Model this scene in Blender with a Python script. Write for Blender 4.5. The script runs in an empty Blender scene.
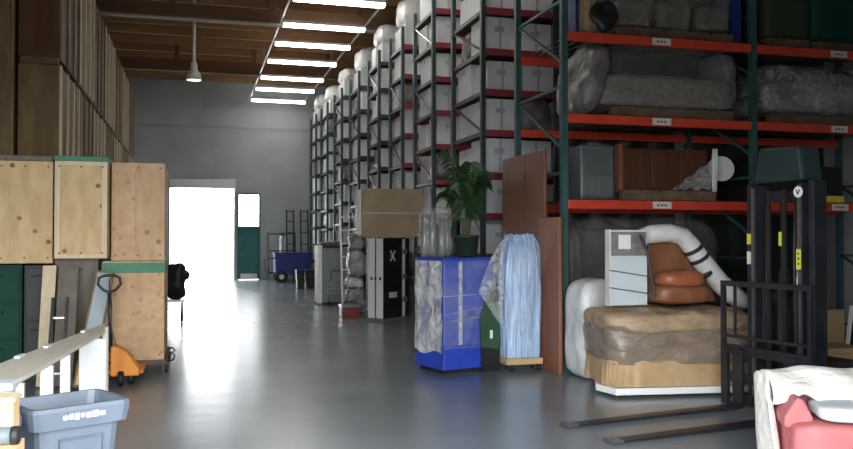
import bpy, bmesh, math, random
from mathutils import Vector, Matrix, noise
R = random.Random(7)
S = bpy.context.scene
COL = S.collection
PI = math.pi

# ------------------------------------------------------------------ camera model (same numbers as the camera object)
FPX = 840.0
HC = 1.6
TH = math.atan(14.5 / FPX)
PSI = math.atan(233.5 / math.hypot(FPX, 14.5))
def ray(u, v):
    a = (u - 426.5) / FPX; b = -(v - 224.5) / FPX
    s, c, st, ct = math.sin(PSI), math.cos(PSI), math.sin(TH), math.cos(TH)
    return Vector((s*ct + a*c - b*s*st, c*ct - a*s - b*c*st, st + b*ct))
def at(u, v, Y):            # the point at distance Y into the hall seen along a line of sight
    d = ray(u, v); t = Y / d.y
    return Vector((d.x*t, Y, HC + d.z*t))
def atz(u, v, z):
    d = ray(u, v); t = (z - HC) / d.z
    return Vector((d.x*t, d.y*t, z))
def rect(u0, u1, v0, v1, Y):
    a = at(u0, v1, Y); b = at(u1, v1, Y); m0 = at((u0+u1)/2, v0, Y); m1 = at((u0+u1)/2, v1, Y)
    return a.x, b.x, m1.z, m0.z

# ------------------------------------------------------------------ materials
def new_mat(name):
    m = bpy.data.materials.new(name); m.use_nodes = True
    return m, m.node_tree.nodes, m.node_tree.links, m.node_tree.nodes['Principled BSDF']
def mat(name, c1, c2=None, rough=.6, metal=0, scale=4, stretch=(1,1,1), bump=0, bscale=None, lo=.35, hi=.65, spec=.5, detail=4):
    m, N, L, P = new_mat(name)
    P.inputs['Roughness'].default_value = rough
    P.inputs['Metallic'].default_value = metal
    P.inputs['Specular IOR Level'].default_value = spec
    P.inputs['Base Color'].default_value = (*c1, 1)
    if c2 or bump:
        tc = N.new('ShaderNodeTexCoord'); mp = N.new('ShaderNodeMapping')
        mp.inputs['Scale'].default_value = stretch
        L.new(tc.outputs['Object'], mp.inputs['Vector'])
    if c2:
        n = N.new('ShaderNodeTexNoise'); n.inputs['Scale'].default_value = scale; n.inputs['Detail'].default_value = detail
        L.new(mp.outputs[0], n.inputs['Vector'])
        r = N.new('ShaderNodeValToRGB')
        r.color_ramp.elements[0].position = lo; r.color_ramp.elements[0].color = (*c1, 1)
        r.color_ramp.elements[1].position = hi; r.color_ramp.elements[1].color = (*c2, 1)
        L.new(n.outputs['Fac'], r.inputs['Fac']); L.new(r.outputs['Color'], P.inputs['Base Color'])
    if bump:
        n2 = N.new('ShaderNodeTexNoise'); n2.inputs['Scale'].default_value = bscale or scale; n2.inputs['Detail'].default_value = 3
        L.new(mp.outputs[0], n2.inputs['Vector'])
        b = N.new('ShaderNodeBump'); b.inputs['Strength'].default_value = bump; b.inputs['Distance'].default_value = .05
        L.new(n2.outputs['Fac'], b.inputs['Height']); L.new(b.outputs['Normal'], P.inputs['Normal'])
    return m
def ply(name, c1, c2, knot, ks=3.0, kt=.16, stretch=(1,1,.35)):
    m, N, L, P = new_mat(name)
    P.inputs['Roughness'].default_value = .62; P.inputs['Specular IOR Level'].default_value = .25
    tc = N.new('ShaderNodeTexCoord'); mp = N.new('ShaderNodeMapping'); mp.inputs['Scale'].default_value = stretch
    L.new(tc.outputs['Object'], mp.inputs['Vector'])
    n = N.new('ShaderNodeTexNoise'); n.inputs['Scale'].default_value = 9; n.inputs['Detail'].default_value = 5
    L.new(mp.outputs[0], n.inputs['Vector'])
    r = N.new('ShaderNodeValToRGB')
    r.color_ramp.elements[0].position = .35; r.color_ramp.elements[0].color = (*c1, 1)
    r.color_ramp.elements[1].position = .68; r.color_ramp.elements[1].color = (*c2, 1)
    L.new(n.outputs['Fac'], r.inputs['Fac'])
    v = N.new('ShaderNodeTexVoronoi'); v.inputs['Scale'].default_value = ks
    L.new(tc.outputs['Object'], v.inputs['Vector'])
    r2 = N.new('ShaderNodeValToRGB')
    r2.color_ramp.elements[0].position = kt*.45; r2.color_ramp.elements[0].color = (1,1,1,1)
    r2.color_ramp.elements[1].position = kt; r2.color_ramp.elements[1].color = (0,0,0,1)
    L.new(v.outputs['Distance'], r2.inputs['Fac'])
    mx = N.new('ShaderNodeMixRGB'); mx.inputs[2].default_value = (*knot, 1)
    L.new(r2.outputs['Color'], mx.inputs[0]); L.new(r.outputs['Color'], mx.inputs[1])
    L.new(mx.outputs[0], P.inputs['Base Color'])
    return m
def film(name, col, alpha=.35, rough=.18, scale=9, stretch=(1,1,1), bump=.8):
    m, N, L, P = new_mat(name)
    P.inputs['Base Color'].default_value = (*col, 1); P.inputs['Roughness'].default_value = rough
    P.inputs['Specular IOR Level'].default_value = .8
    tc = N.new('ShaderNodeTexCoord'); mp = N.new('ShaderNodeMapping'); mp.inputs['Scale'].default_value = stretch
    L.new(tc.outputs['Object'], mp.inputs['Vector'])
    n = N.new('ShaderNodeTexNoise'); n.inputs['Scale'].default_value = scale; n.inputs['Detail'].default_value = 5; n.inputs['Distortion'].default_value = 1.2
    L.new(mp.outputs[0], n.inputs['Vector'])
    b = N.new('ShaderNodeBump'); b.inputs['Strength'].default_value = bump; b.inputs['Distance'].default_value = .04
    L.new(n.outputs['Fac'], b.inputs['Height']); L.new(b.outputs['Normal'], P.inputs['Normal'])
    r = N.new('ShaderNodeMapRange'); r.inputs[1].default_value = .35; r.inputs[2].default_value = .7
    r.inputs[3].default_value = alpha*.5; r.inputs[4].default_value = min(1, alpha*1.6)
    L.new(n.outputs['Fac'], r.inputs[0]); L.new(r.outputs[0], P.inputs['Alpha'])
    return m
def emit(name, col, k):
    m, N, L, P = new_mat(name)
    P.inputs['Base Color'].default_value = (*col, 1)
    P.inputs['Emission Color'].default_value = (*col, 1); P.inputs['Emission Strength'].default_value = k
    return m

M = {}
M['floor'] = mat('polished_concrete', (.185,.215,.235), (.235,.265,.285), rough=.25, scale=.9, bump=.05, bscale=3, spec=.6)
M['wall'] = mat('concrete_wall', (.38,.405,.41), (.45,.475,.48), rough=.85, scale=.8, spec=.2)
M['wall_low'] = mat('painted_wall', (.32,.345,.35), (.38,.40,.41), rough=.8, scale=.7, spec=.2)
M['deck'] = mat('ceiling_wood', (.30,.165,.085), (.42,.235,.12), rough=.8, scale=2, stretch=(.15,2,1), spec=.15)
M['beam'] = mat('beam_wood', (.13,.072,.042), (.19,.105,.06), rough=.75, scale=3, stretch=(.2,2,2), spec=.2)
M['beam_edge'] = mat('beam_edge', (.35,.30,.24), rough=.7)
M['outside'] = mat('outside_concrete', (.75,.75,.74), (.82,.82,.8), rough=.9, scale=1)
M['ply1'] = ply('plywood_pale', (.62,.42,.21), (.74,.54,.30), (.20,.10,.045), ks=4.6, kt=.17)
M['ply2'] = ply('plywood_warm', (.56,.36,.20), (.68,.47,.28), (.36,.20,.10), ks=5, kt=.18)
M['ply3'] = ply('plywood_osb', (.58,.36,.20), (.70,.47,.28), (.52,.31,.17), ks=9, kt=.3, stretch=(1,1,1))
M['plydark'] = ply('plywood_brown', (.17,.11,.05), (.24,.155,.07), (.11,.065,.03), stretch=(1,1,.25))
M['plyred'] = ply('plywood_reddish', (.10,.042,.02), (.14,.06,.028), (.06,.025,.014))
M['batten'] = mat('batten_wood', (.20,.135,.07), (.29,.20,.11), rough=.65, scale=6, stretch=(4,4,.4), spec=.2)
M['battenlight'] = mat('batten_pale', (.70,.56,.36), (.78,.65,.45), rough=.65, scale=6, stretch=(4,4,.4), spec=.2)
M['band'] = mat('green_band', (.06,.22,.13), (.08,.27,.16), rough=.6, scale=4)
M['dkgreen'] = mat('dark_green_paint', (.006,.05,.034), (.009,.065,.043), rough=.6, spec=.2, scale=3)
M['greypanel'] = mat('grey_board', (.15,.13,.10), (.21,.18,.14), rough=.7, scale=4, stretch=(3,3,.4))
M['rackgreen'] = mat('rack_green', (.03,.085,.085), (.045,.11,.105), rough=.5, scale=6)
M['rackdark'] = mat('rack_dark', (.022,.042,.042), (.03,.055,.052), rough=.5, scale=6)
M['orange'] = mat('rack_orange', (.60,.050,.026), (.70,.07,.032), rough=.45, scale=3)
M['redbeam'] = mat('rack_red', (.26,.03,.04), (.32,.04,.05), rough=.5, scale=3)
M['card'] = mat('label_card', (.72,.70,.62), rough=.6)
M['carton'] = mat('white_carton', (.76,.78,.80), (.84,.86,.87), rough=.7, scale=2, spec=.25)
M['carton2'] = mat('grey_carton', (.66,.69,.69), (.76,.78,.77), rough=.7, scale=2, spec=.25)
M['cartontape'] = mat('carton_tape', (.52,.53,.53), rough=.5)
M['bag'] = mat('white_bag', (.66,.68,.66), (.78,.79,.77), rough=.35, scale=3, bump=.6, bscale=7)
M['cardboard'] = mat('cardboard', (.34,.25,.16), (.39,.29,.19), rough=.8, scale=3, spec=.2)
M['cardtan'] = mat('cardboard_tan', (.52,.36,.18), (.58,.41,.22), rough=.8, scale=3, spec=.2)
M['pallet'] = mat('pallet_wood', (.13,.085,.05), (.19,.13,.08), rough=.8, scale=6, spec=.15)
M['black'] = mat('black_plastic', (.012,.013,.014), (.02,.021,.022), rough=.5, scale=5)
M['blackmetal'] = mat('black_steel', (.014,.016,.02), (.024,.026,.03), rough=.38, scale=5, metal=0)
M['steel'] = mat('bare_steel', (.32,.33,.35), rough=.3, metal=.9)
M['galv'] = mat('galvanised', (.45,.47,.48), rough=.4, metal=.7)
M['white'] = mat('white_paint', (.88,.88,.87), (.92,.92,.91), rough=.5, scale=3)
M['whitewood'] = mat('white_wood', (.86,.79,.66), (.91,.86,.75), rough=.6, scale=5, stretch=(3,.4,3))
M['blue'] = mat('blue_plastic', (.022,.055,.42), (.03,.075,.52), rough=.4, scale=3)
M['navy'] = mat('navy_paint', (.015,.03,.19), (.02,.04,.24), rough=.5, scale=3)
M['teal'] = mat('teal_door_paint', (.02,.15,.14), (.03,.175,.165), rough=.5, scale=3)
M['pane'] = None
M['brownwood'] = mat('brown_wood', (.17,.062,.028), (.23,.088,.04), rough=.4, scale=5, stretch=(4,4,.4))
M['shadedwood'] = mat('shaded_brown_wood', (.075,.028,.013), (.11,.042,.02), rough=.4, scale=5, stretch=(4,4,.4))  # brown with the shade under the rack shelf put into the colour
M['brownwood2'] = mat('red_brown_wood', (.24,.085,.045), (.30,.115,.06), rough=.45, scale=5, stretch=(4,4,.4))
M['grout'] = mat('dark_grey_fabric', (.045,.045,.043), (.075,.07,.066), rough=.6, scale=5, bump=.6, bscale=6)
M['greywrap'] = mat('grey_wrapped_fabric', (.16,.155,.15), (.28,.27,.255), rough=.32, scale=6, bump=.8, bscale=9, spec=.6)
M['floral'] = mat('floral_fabric', (.15,.135,.115), (.27,.25,.22), rough=.5, scale=22, bump=.6, bscale=9)
M['kraft'] = mat('kraft_paper', (.36,.245,.145), (.46,.32,.20), rough=.5, scale=5, bump=1, bscale=5, stretch=(1,1,2))
M['skirt'] = mat('pleated_tan_cloth', (.46,.30,.15), (.56,.38,.20), rough=.6, scale=4)
M['filmkraft'] = film('brown_tinted_wrap', (.30,.255,.215), .55, rough=.1, scale=3.2, stretch=(1,1,2), bump=1)
M['couch'] = mat('taupe_fabric', (.10,.09,.08), (.15,.14,.125), rough=.5, scale=4, bump=.6, bscale=6)
M['leather'] = mat('brown_leather', (.22,.085,.04), (.31,.13,.065), rough=.42, scale=4, bump=.3, bscale=8)
M['foam'] = mat('white_foam', (.70,.68,.64), (.82,.80,.76), rough=.55, scale=4, bump=.5, bscale=8)
M['panelblue'] = mat('pale_blue_panel', (.60,.68,.70), (.68,.75,.76), rough=.4, scale=3)
M['tape'] = mat('dark_strap', (.035,.035,.04), rough=.4)
M['olive'] = mat('olive_fabric', (.085,.08,.05), (.13,.12,.08), rough=.4, scale=5, bump=.8, bscale=8)
M['oliveg'] = mat('olive_green', (.03,.045,.018), (.04,.06,.026), rough=.6, scale=3)
M['bluegrey'] = mat('grey_plastic_bin', (.125,.155,.20), (.16,.195,.245), rough=.4, scale=4)
M['cream'] = mat('cream_blanket', (.86,.84,.76), (.91,.89,.82), rough=.85, scale=3, bump=.4, bscale=14)
M['pink'] = mat('pink_upholstery', (.52,.155,.165), (.59,.20,.205), rough=.75, scale=5, bump=.15, bscale=40)
M['paleblue'] = mat('pale_blue_cloth', (.55,.60,.66), (.64,.68,.73), rough=.8, scale=5)
M['jack'] = mat('orange_paint', (.80,.26,.02), (.86,.32,.03), rough=.4, scale=3)
M['leaf'] = mat('palm_leaf', (.012,.04,.01), (.025,.068,.016), rough=.5, scale=5)
M['stem'] = mat('palm_stem', (.06,.06,.03), (.10,.085,.04), rough=.7, scale=8)
M['pot'] = mat('dark_pot', (.02,.035,.03), rough=.5)
M['yellow'] = mat('yellow_sticker', (.75,.72,.06), rough=.5)
M['orangebox'] = mat('orange_wood', (.85,.50,.22), (.90,.60,.32), rough=.6, scale=4)
M['wheel'] = mat('rubber', (.012,.012,.012), rough=.6)
M['greenpanel'] = mat('green_panel', (.03,.075,.035), (.045,.10,.05), rough=.5, scale=3)
M['greentop'] = mat('grey_green_cover', (.018,.032,.033), (.026,.043,.044), rough=.55, scale=3)
M['film'] = film('clear_wrap', (.75,.77,.78), .32)
M['filmdim'] = film('clear_wrap_thin', (.5,.5,.48), .13)
M['film2'] = film('clear_wrap_dull', (.5,.5,.46), .22, rough=.12, scale=5, stretch=(3,3,.5), bump=1)
M['filmcrate'] = film('crate_wrap', (.55,.57,.62), .2, rough=.2, scale=4, bump=1)
M['filmwhite'] = film('crinkled_wrap', (.85,.86,.87), .75, bump=1)
M['filmblue'] = film('blue_film', (.50,.68,.98), .8, rough=.2, scale=4, stretch=(5,5,.3), bump=.7)
M['silverfilm'] = film('silver_wrap', (.78,.78,.74), .85, rough=.15, scale=6, bump=1)
M['tube'] = emit('fluorescent_tube', (1,.985,.94), 16)
M['lampface'] = emit('lamp_face', (1,.98,.93), 3)
m, N_, L_, P_ = new_mat('window_glass'); P_.inputs['Roughness'].default_value = .02; P_.inputs['Alpha'].default_value = .12
P_.inputs['Base Color'].default_value = (.9,.95,.95,1); M['pane'] = m

# ------------------------------------------------------------------ mesh builder
class MB:
    def __init__(s): s.bm = bmesh.new()
    def _add(s, vs, fs):
        v = [s.bm.verts.new(p) for p in vs]
        for f in fs:
            try: s.bm.faces.new([v[i] for i in f])
            except ValueError: pass
        return s
    def box(s, x0, x1, y0, y1, z0, z1, T=None):
        vs = [Vector((x, y, z)) for z in (z0, z1) for y in (y0, y1) for x in (x0, x1)]
        if T: vs = [T @ v for v in vs]
        return s._add(vs, [(0,2,3,1), (4,5,7,6), (0,1,5,4), (2,6,7,3), (0,4,6,2), (1,3,7,5)])
    def obox(s, c, size, rot=(0,0,0)):
        from mathutils import Euler
        T = Matrix.Translation(c) @ Euler(rot).to_matrix().to_4x4()
        a, b, d = (q/2 for q in size)
        return s.box(-a, a, -b, b, -d, d, T)
    def bar(s, p0, p1, w, h=None):
        p0, p1 = Vector(p0), Vector(p1); d = p1-p0; l = d.length
        T = Matrix.Translation((p0+p1)/2) @ d.to_track_quat('Z', 'Y').to_matrix().to_4x4()
        h = h or w
        return s.box(-w/2, w/2, -h/2, h/2, -l/2, l/2, T)
    def tube(s, pts, r, seg=10, closed=False):
        pts = [Vector(p) for p in pts]; n = len(pts)
        rr = r if isinstance(r, (list, tuple)) else [r]*n
        rings = []; up = None
        for i, p in enumerate(pts):
            a = pts[(i-1) % n] if (closed or i > 0) else p
            b = pts[(i+1) % n] if (closed or i < n-1) else p
            t = (b-a).normalized()
            if up is None:
                up = Vector((0,0,1)) if abs(t.z) < .9 else Vector((1,0,0))
            x = t.cross(up).normalized(); up = x.cross(t).normalized()
            rings.append([s.bm.verts.new(p + rr[i]*(x*math.cos(k*2*PI/seg) + up*math.sin(k*2*PI/seg))) for k in range(seg)])
        m = n if closed else n-1
        for i in range(m):
            A, B = rings[i], rings[(i+1) % n]
            for k in range(seg):
                s.bm.faces.new((A[k], A[(k+1) % seg], B[(k+1) % seg], B[k]))
        if not closed:
            s.bm.faces.new(rings[0][::-1]); s.bm.faces.new(rings[-1])
        return s
    def lathe(s, prof, c, seg=20, axis='Z'):
        rings = []
        for r, h in prof:
            ring = []
            for k in range(seg):
                a = 2*PI*k/seg
                q = (r*math.cos(a), r*math.sin(a), h)
                if axis == 'X': q = (h, q[0], q[1])
                if axis == 'Y': q = (q[0], h, q[1])
                ring.append(s.bm.verts.new(Vector(c)+Vector(q)))
            rings.append(ring)
        for A, B in zip(rings, rings[1:]):
            for k in range(seg): s.bm.faces.new((A[k], A[(k+1) % seg], B[(k+1) % seg], B[k]))
        s.bm.faces.new(rings[0][::-1]); s.bm.faces.new(rings[-1])
        return s
    def prism(s, poly, y0, y1, ax='Y'):          # outline in x,z swept along y (or outline in y,z along x, or x,y along z)
        def q(a, b, y):
            return (a, y, b) if ax == 'Y' else ((y, a, b) if ax == 'X' else (a, b, y))
        n = len(poly)
        vs = [q(a, b, y0) for a, b in poly] + [q(a, b, y1) for a, b in poly]
        return s._add(vs, [tuple(range(n)), tuple(range(2*n-1, n-1, -1))] + [(i, (i+1) % n, n+(i+1) % n, n+i) for i in range(n)])
    def lump(s, x0, x1, y0, y1, z0, z1, p=5, amp=.02, freq=5, n=14, seed=0, flat=True, fold=None, taper=0):
        c = Vector(((x0+x1)/2, (y0+y1)/2, (z0+z1)/2)); h = Vector(((x1-x0)/2, (y1-y0)/2, (z1-z0)/2))
        V = {}
        def vert(i, j, k):
            if (i, j, k) in V: return V[i, j, k]
            d = Vector((2*i/n-1, 2*j/n-1, 2*k/n-1))
            l = (abs(d.x)**p + abs(d.y)**p + abs(d.z)**p) ** (1/p)
            q = d/l
            w = Vector((q.x*h.x, q.y*h.y, q.z*h.z))
            if taper: w.x *= 1-taper*(q.z+1)/2; w.y *= 1-taper*(q.z+1)/2
            t = noise.noise((c+w)*freq + Vector((seed*3.7, seed*1.3, 0)))
            if fold: t += fold*math.sin((w.x+w.y)*38 + 3*noise.noise((c+w)*2 + Vector((seed, 0, 0))))
            k_ = 1
            if flat and q.z < -.85: k_ = 0
            w += Vector((q.x, q.y, q.z)).normalized()*t*amp*k_
            if flat: w.z = max(w.z, -h.z)
            V[i, j, k] = s.bm.verts.new(c+w)
            return V[i, j, k]
        for a in range(n):
            for b in range(n):
                for f, F in ((0, 0), (n, 1)):
                    for ax in range(3):
                        def g(u, v):
                            return [(f, u, v), (u, f, v), (u, v, f)][ax]
                        q = [vert(*g(a, b)), vert(*g(a+1, b)), vert(*g(a+1, b+1)), vert(*g(a, b+1))]
                        try: s.bm.faces.new(q)
                        except ValueError: pass
        return s
    def grid(s, fn, nu, nv):
        V = [[s.bm.verts.new(fn(i/nu, j/nv)) for j in range(nv+1)] for i in range(nu+1)]
        for i in range(nu):
            for j in range(nv): s.bm.faces.new((V[i][j], V[i+1][j], V[i+1][j+1], V[i][j+1]))
        return s
    def build(s, name, m, parent=None, world=True, bevel=0, smooth=False, solid=0, label=None, kind=None, autosmooth=True):
        bmesh.ops.recalc_face_normals(s.bm, faces=s.bm.faces[:])
        o = bpy.data.objects.new(name, bpy.data.meshes.new(name)); COL.objects.link(o)
        if parent is None:
            xs = [v.co for v in s.bm.verts]
            b = Vector(((min(v.x for v in xs)+max(v.x for v in xs))/2, (min(v.y for v in xs)+max(v.y for v in xs))/2, min(v.z for v in xs)))
            s.bm.transform(Matrix.Translation(-b)); o.location = b
        else:
            o.parent = parent
            if world: s.bm.transform(wm(parent).inverted())
        s.bm.to_mesh(o.data); s.bm.free()
        o.data.materials.append(m)
        if smooth:
            for p in o.data.polygons: p.use_smooth = True
        if solid:
            q = o.modifiers.new('solid', 'SOLIDIFY'); q.thickness = solid; q.offset = 0
        if bevel:
            q = o.modifiers.new('bevel', 'BEVEL'); q.width = bevel; q.segments = 2; q.limit_method = 'ANGLE'
        if label: o['label'] = label
        if kind: o['kind'] = kind
        return o
def wm(o):
    T = Matrix.Translation(o.location) @ o.rotation_euler.to_matrix().to_4x4()
    return wm(o.parent) @ T if o.parent else T
def tag(o, label, cat, group=None):
    o['label'] = label; o['category'] = cat
    if group: o['group'] = group
    return o
def thing(name, label, cat, loc=(0,0,0), rz=0, group=None):
    o = bpy.data.objects.new(name, None); COL.objects.link(o)
    o.location = loc; o.rotation_euler = (0,0,rz); o.empty_display_size = .1
    return tag(o, label, cat, group)
def dup(root, loc, label, group=None, rz=None):
    r = root.copy(); COL.objects.link(r); r.location = loc
    if rz is not None: r.rotation_euler = (0,0,rz)
    r['label'] = label
    if group: r['group'] = group
    for ch in list(root.children):
        c = ch.copy(); COL.objects.link(c); c.parent = r
        for g in list(ch.children):
            d = g.copy(); COL.objects.link(d); d.parent = c
    return r
def struct(name, mb, m, parent=None, **k):
    o = mb.build(name, m, parent, **k)
    if parent is None: o['kind'] = 'structure'
    return o
def bx(x0, x1, y0, y1, z0, z1): return MB().box(x0, x1, y0, y1, z0, z1)
ORD = ['bottom','second','third','fourth','fifth','sixth','seventh','eighth','ninth','tenth','eleventh']
ORD1 = ['first','second','third','fourth','fifth','sixth','seventh','eighth','ninth','tenth']

# ------------------------------------------------------------------ setting
YW, ZC, XL, XR, YF = 33.63, 7.95, -3.6, 11.0, 2.2
struct('floor', bx(XL-.3, XR+.3, YF-.3, YW+.3, -.2, 0), M['floor'])
struct('ground_outside', MB().box(-40, 50, YW+.3, 90, -.25, -.02), M['outside'])
struct('pavement_outside', bx(-40, 50, -40, YF-.3, -.25, -.02), mat('asphalt', (.16,.16,.16), (.2,.2,.2), rough=.9))
w = MB()
D1 = (-.86, 1.54, 3.57); D2 = (1.66, 2.56, 3.42)
w.box(XL-.3, D1[0], YW, YW+.3, 2.9, ZC); w.box(D1[0], D1[1], YW, YW+.3, D1[2], ZC)
w.box(D1[1], D2[0], YW, YW+.3, 0, ZC); w.box(D2[0], D2[1], YW, YW+.3, D2[2], ZC); w.box(D2[1], XR+.3, YW, YW+.3, 0, ZC)
w.box(XL-.3, D1[0], YW, YW+.3, 0, 2.9)
struct('wall_far', w, M['wall'])
struct('trim_1', bx(XL, 6, YW-.03, YW-.005, 5.9, 6.0), M['wall_low'])
struct('wall_left', bx(XL-.3, XL, YF, YW, 0, ZC), M['wall'])
struct('wall_right', bx(XR, XR+.3, YF, YW, 0, ZC), M['wall'])
FO = (-3.3, 3.2, 3.1)
w = MB().box(XL-.3, FO[0], YF-.3, YF, 0, ZC).box(FO[1], XR+.3, YF-.3, YF, 0, ZC).box(FO[0], FO[1], YF-.3, YF, FO[2], ZC)
struct('wall_front', w, M['wall'])
c = bx(XL-.3, XR+.3, YF-.3, YW+.3, ZC, ZC+.25)
y = YF+.6
while y < YW:
    c.box(XL, XR, y, y+.09, ZC-.28, ZC-.001); y += 1.22
struct('ceiling', c, M['deck'])
for i, yg in enumerate((7.5, 14.2, 21.0, 27.6)):
    q = MB().box(XL, XR, yg, yg+.2, ZC-1.0, ZC-.66)
    xx = XL+.6
    while xx < XR: q.box(xx, xx+.15, yg+.03, yg+.17, ZC-.66, ZC-.005); xx += 2.4
    struct('trim_%d' % (i+2), q, M['beam'])
    struct('trim_%d' % (i+6), bx(XL, XR, yg-.02, yg+.22, ZC-1.04, ZC-1.001), M['beam_edge'] if i == 2 else M['beam'])

d = thing('door_1', 'roll-up loading door standing open on the bright yard', 'door', (.34, YW, 0)); d['kind'] = 'structure'
f = MB().box(D1[0]-.07, D1[0]-.005, YW-.06, YW-.005, 0, D1[2]+.06).box(D1[1]+.005, D1[1]+.1, YW-.06, YW-.005, 0, D1[2]+.06)
f.build('door_frame', M['wall_low'], d)
bx(D1[0]-.05, D1[1]+.08, YW-.3, YW-.07, D1[2]-.02, D1[2]+.38).build('shutter_roll', M['galv'], d, bevel=.05)
d = thing('door_2', 'dark teal personnel door beside the open loading door', 'door', (2.1, YW, 0)); d['kind'] = 'structure'
bx(D2[0]+.06, D2[1]-.06, YW+.08, YW+.14, .02, 2.0).build('door_leaf', M['teal'], d)
MB().box(D2[0]+.005, D2[0]+.06, YW-.03, YW+.16, 0, 3.41).box(D2[1]-.06, D2[1]-.005, YW-.03, YW+.16, 0, 3.41).box(D2[0]+.06, D2[1]-.06, YW-.03, YW+.16, 3.35, 3.41).box(D2[0]+.06, D2[1]-.06, YW-.03, YW+.16, 2.0, 2.1).build('door_frame', M['teal'], d)
bx(D2[0]+.14, D2[1]-.12, YW+.06, YW+.078, .06, .24).build('kick_plate', M['galv'], d)
MB().tube([(D2[0]+.16, YW+.08, 1.0), (D2[0]+.16, YW+.02, 1.0), (D2[0]+.28, YW+.02, 1.0)], .012).build('door_handle', M['steel'], d)
g = bx(D2[0]+.061, D2[1]-.061, YW+.09, YW+.1, 2.1, 3.35).build('window_1', M['pane']); g['kind'] = 'structure'

# something pale parked in the yard beyond the loading door
t = thing('flat_trailer', 'pale flatbed trailer standing in the glare beyond the loading door', 'trailer', (.9, 41.5, -.02))
bx(-.2, 2.3, 40.6, 42.4, .55, .72).build('deck', M['white'], t, bevel=.02)
for xx in (.25, 1.8): MB().lathe([(.05,-.1),(.24,-.1),(.26,-.07),(.26,.07),(.24,.1),(.05,.1)], (xx, 40.7, .24), 20, 'Y').build('wheel', M['galv'], t, smooth=True)
r = MB()
for xx in (-.15, .65, 1.45, 2.25): r.box(xx-.03, xx+.03, 40.62, 40.68, .72, 1.12)
r.box(-.18, 2.28, 40.62, 40.68, 1.12, 1.18).build('side_rail', M['white'], t)
MB().tube([(-.2, 41.5, .6), (-.75, 41.5, .45), (-.8, 41.5, 0)], .03).build('tow_bar', M['galv'], t)

# ------------------------------------------------------------------ lamps
LY = [11.7, 13.9, 16.1, 18.3, 20.6, 22.65, 24.95, 27.55, 29.7, 32.15]
ll = None
for i, yl in enumerate(LY):
    lab = '%s ceiling strip light from the far wall, glowing white tube fixture' % ORD1[9-i] if i < 9 else 'strip light closest to the far wall, glowing white tube fixture'
    if ll is None:
        ll = thing('strip_light', lab, 'ceiling light', (3.1, yl, 6.8), 0, 'row of strip lights under the ceiling')
        MB().prism([(-.1,.06),(.1,.06),(.05,.136),(-.05,.136)], -1.03, 1.03, 'X').build('housing', M['white'], ll, world=False)
        for s_ in (-1, 1):
            MB().tube([(-1.0, .045*s_, .03), (1.0, .05*s_, .025)], .048, 12).build('tube', M['tube'], ll, world=False, smooth=True)
        for s_ in (-1, 1): bx(s_*1.015-.014, s_*1.015+.014, -.09, .09, -.01, .065).build('end_cap', M['white'], ll, world=False)
    else: dup(ll, (3.1, yl, 6.8), lab)
for xx, side in ((2.06, 'left'), (4.14, 'right')):
    t = thing('light_rail', '%s steel rail the strip lights hang from' % side, 'rail', (xx, 25, 6.94), 0)
    bx(xx-.02, xx+.02, 11, 32.6, 6.936, 6.975).build('channel', M['galv'], t)
    for yy in (12, 15.3, 18.6, 22.3, 25.9, 29.2, 32): MB().tube([(xx, yy, 6.975), (xx, yy, ZC-.285)], .01, 6).build('hanger_rod', M['galv'], t)
p = at(194, 78, 22.0)
t = thing('pendant_lamp', 'single bell shaped pendant lamp hanging on a long pale rod', 'pendant lamp', (p.x, 22.0, p.z))
MB().lathe([(.02,.42),(.07,.40),(.09,.2),(.16,.12),(.2,-.06),(.185,-.06),(.15,.1),(.01,.12)], (p.x, 22, p.z), 22)  .build('lamp_shade', M['foam'], t, smooth=True)
MB().lathe([(.01,-.05),(.17,-.05),(.16,-.03),(.01,-.01)], (p.x, 22, p.z), 22).build('diffuser', M['lampface'], t, smooth=True)
MB().tube([(p.x, 22, p.z+.42), (p.x, 22, ZC-.3)], .035, 8).build('rod', M['white'], t)

# ------------------------------------------------------------------ tall crates along the left side
HT = 1.965
ys = [12.1, 14.05, 16.0, 17.95, 20.0, 22.1, 24.25]
def vault(lab, x0, x1, y0, y1, z0, z1, m, bm_, group):
    t = thing('tall_crate', lab, 'crate', ((x0+x1)/2, (y0+y1)/2, z0), 0, group)
    bx(x0, x1, y0, y1, z0+.09, z1).build('body', m, t, bevel=.01)
    for yy in (y0+.06, (y0+y1)/2, y1-.06): bx(x0+.02, x1-.02, yy-.05, yy+.05, z0, z0+.09).build('skid', M['pallet'], t)
    for yy in (y0+.05, y0+(y1-y0)*.36, y0+(y1-y0)*.68, y1-.05):
        bx(x1, x1+.025, yy-.045, yy+.045, z0+.1, z1-.01).build('batten', bm_, t)
    return t
for k in range(3):
    for i, y0 in enumerate(ys):
        y1 = (ys[i+1] if i < 6 else 26.4)-.04
        lab = '%s plywood crate in the %s column of the long left-hand crate wall' % (['bottom','middle','top'][k], ORD1[i])
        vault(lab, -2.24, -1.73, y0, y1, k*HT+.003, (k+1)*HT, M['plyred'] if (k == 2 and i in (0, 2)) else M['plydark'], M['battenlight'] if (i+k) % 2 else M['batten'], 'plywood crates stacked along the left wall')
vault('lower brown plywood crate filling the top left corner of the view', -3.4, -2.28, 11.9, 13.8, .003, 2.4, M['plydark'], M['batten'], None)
vault('upper brown plywood crate filling the top left corner of the view', -3.4, -2.28, 11.9, 13.8, 2.405, 6.3, M['plydark'], M['batten'], None)

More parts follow.
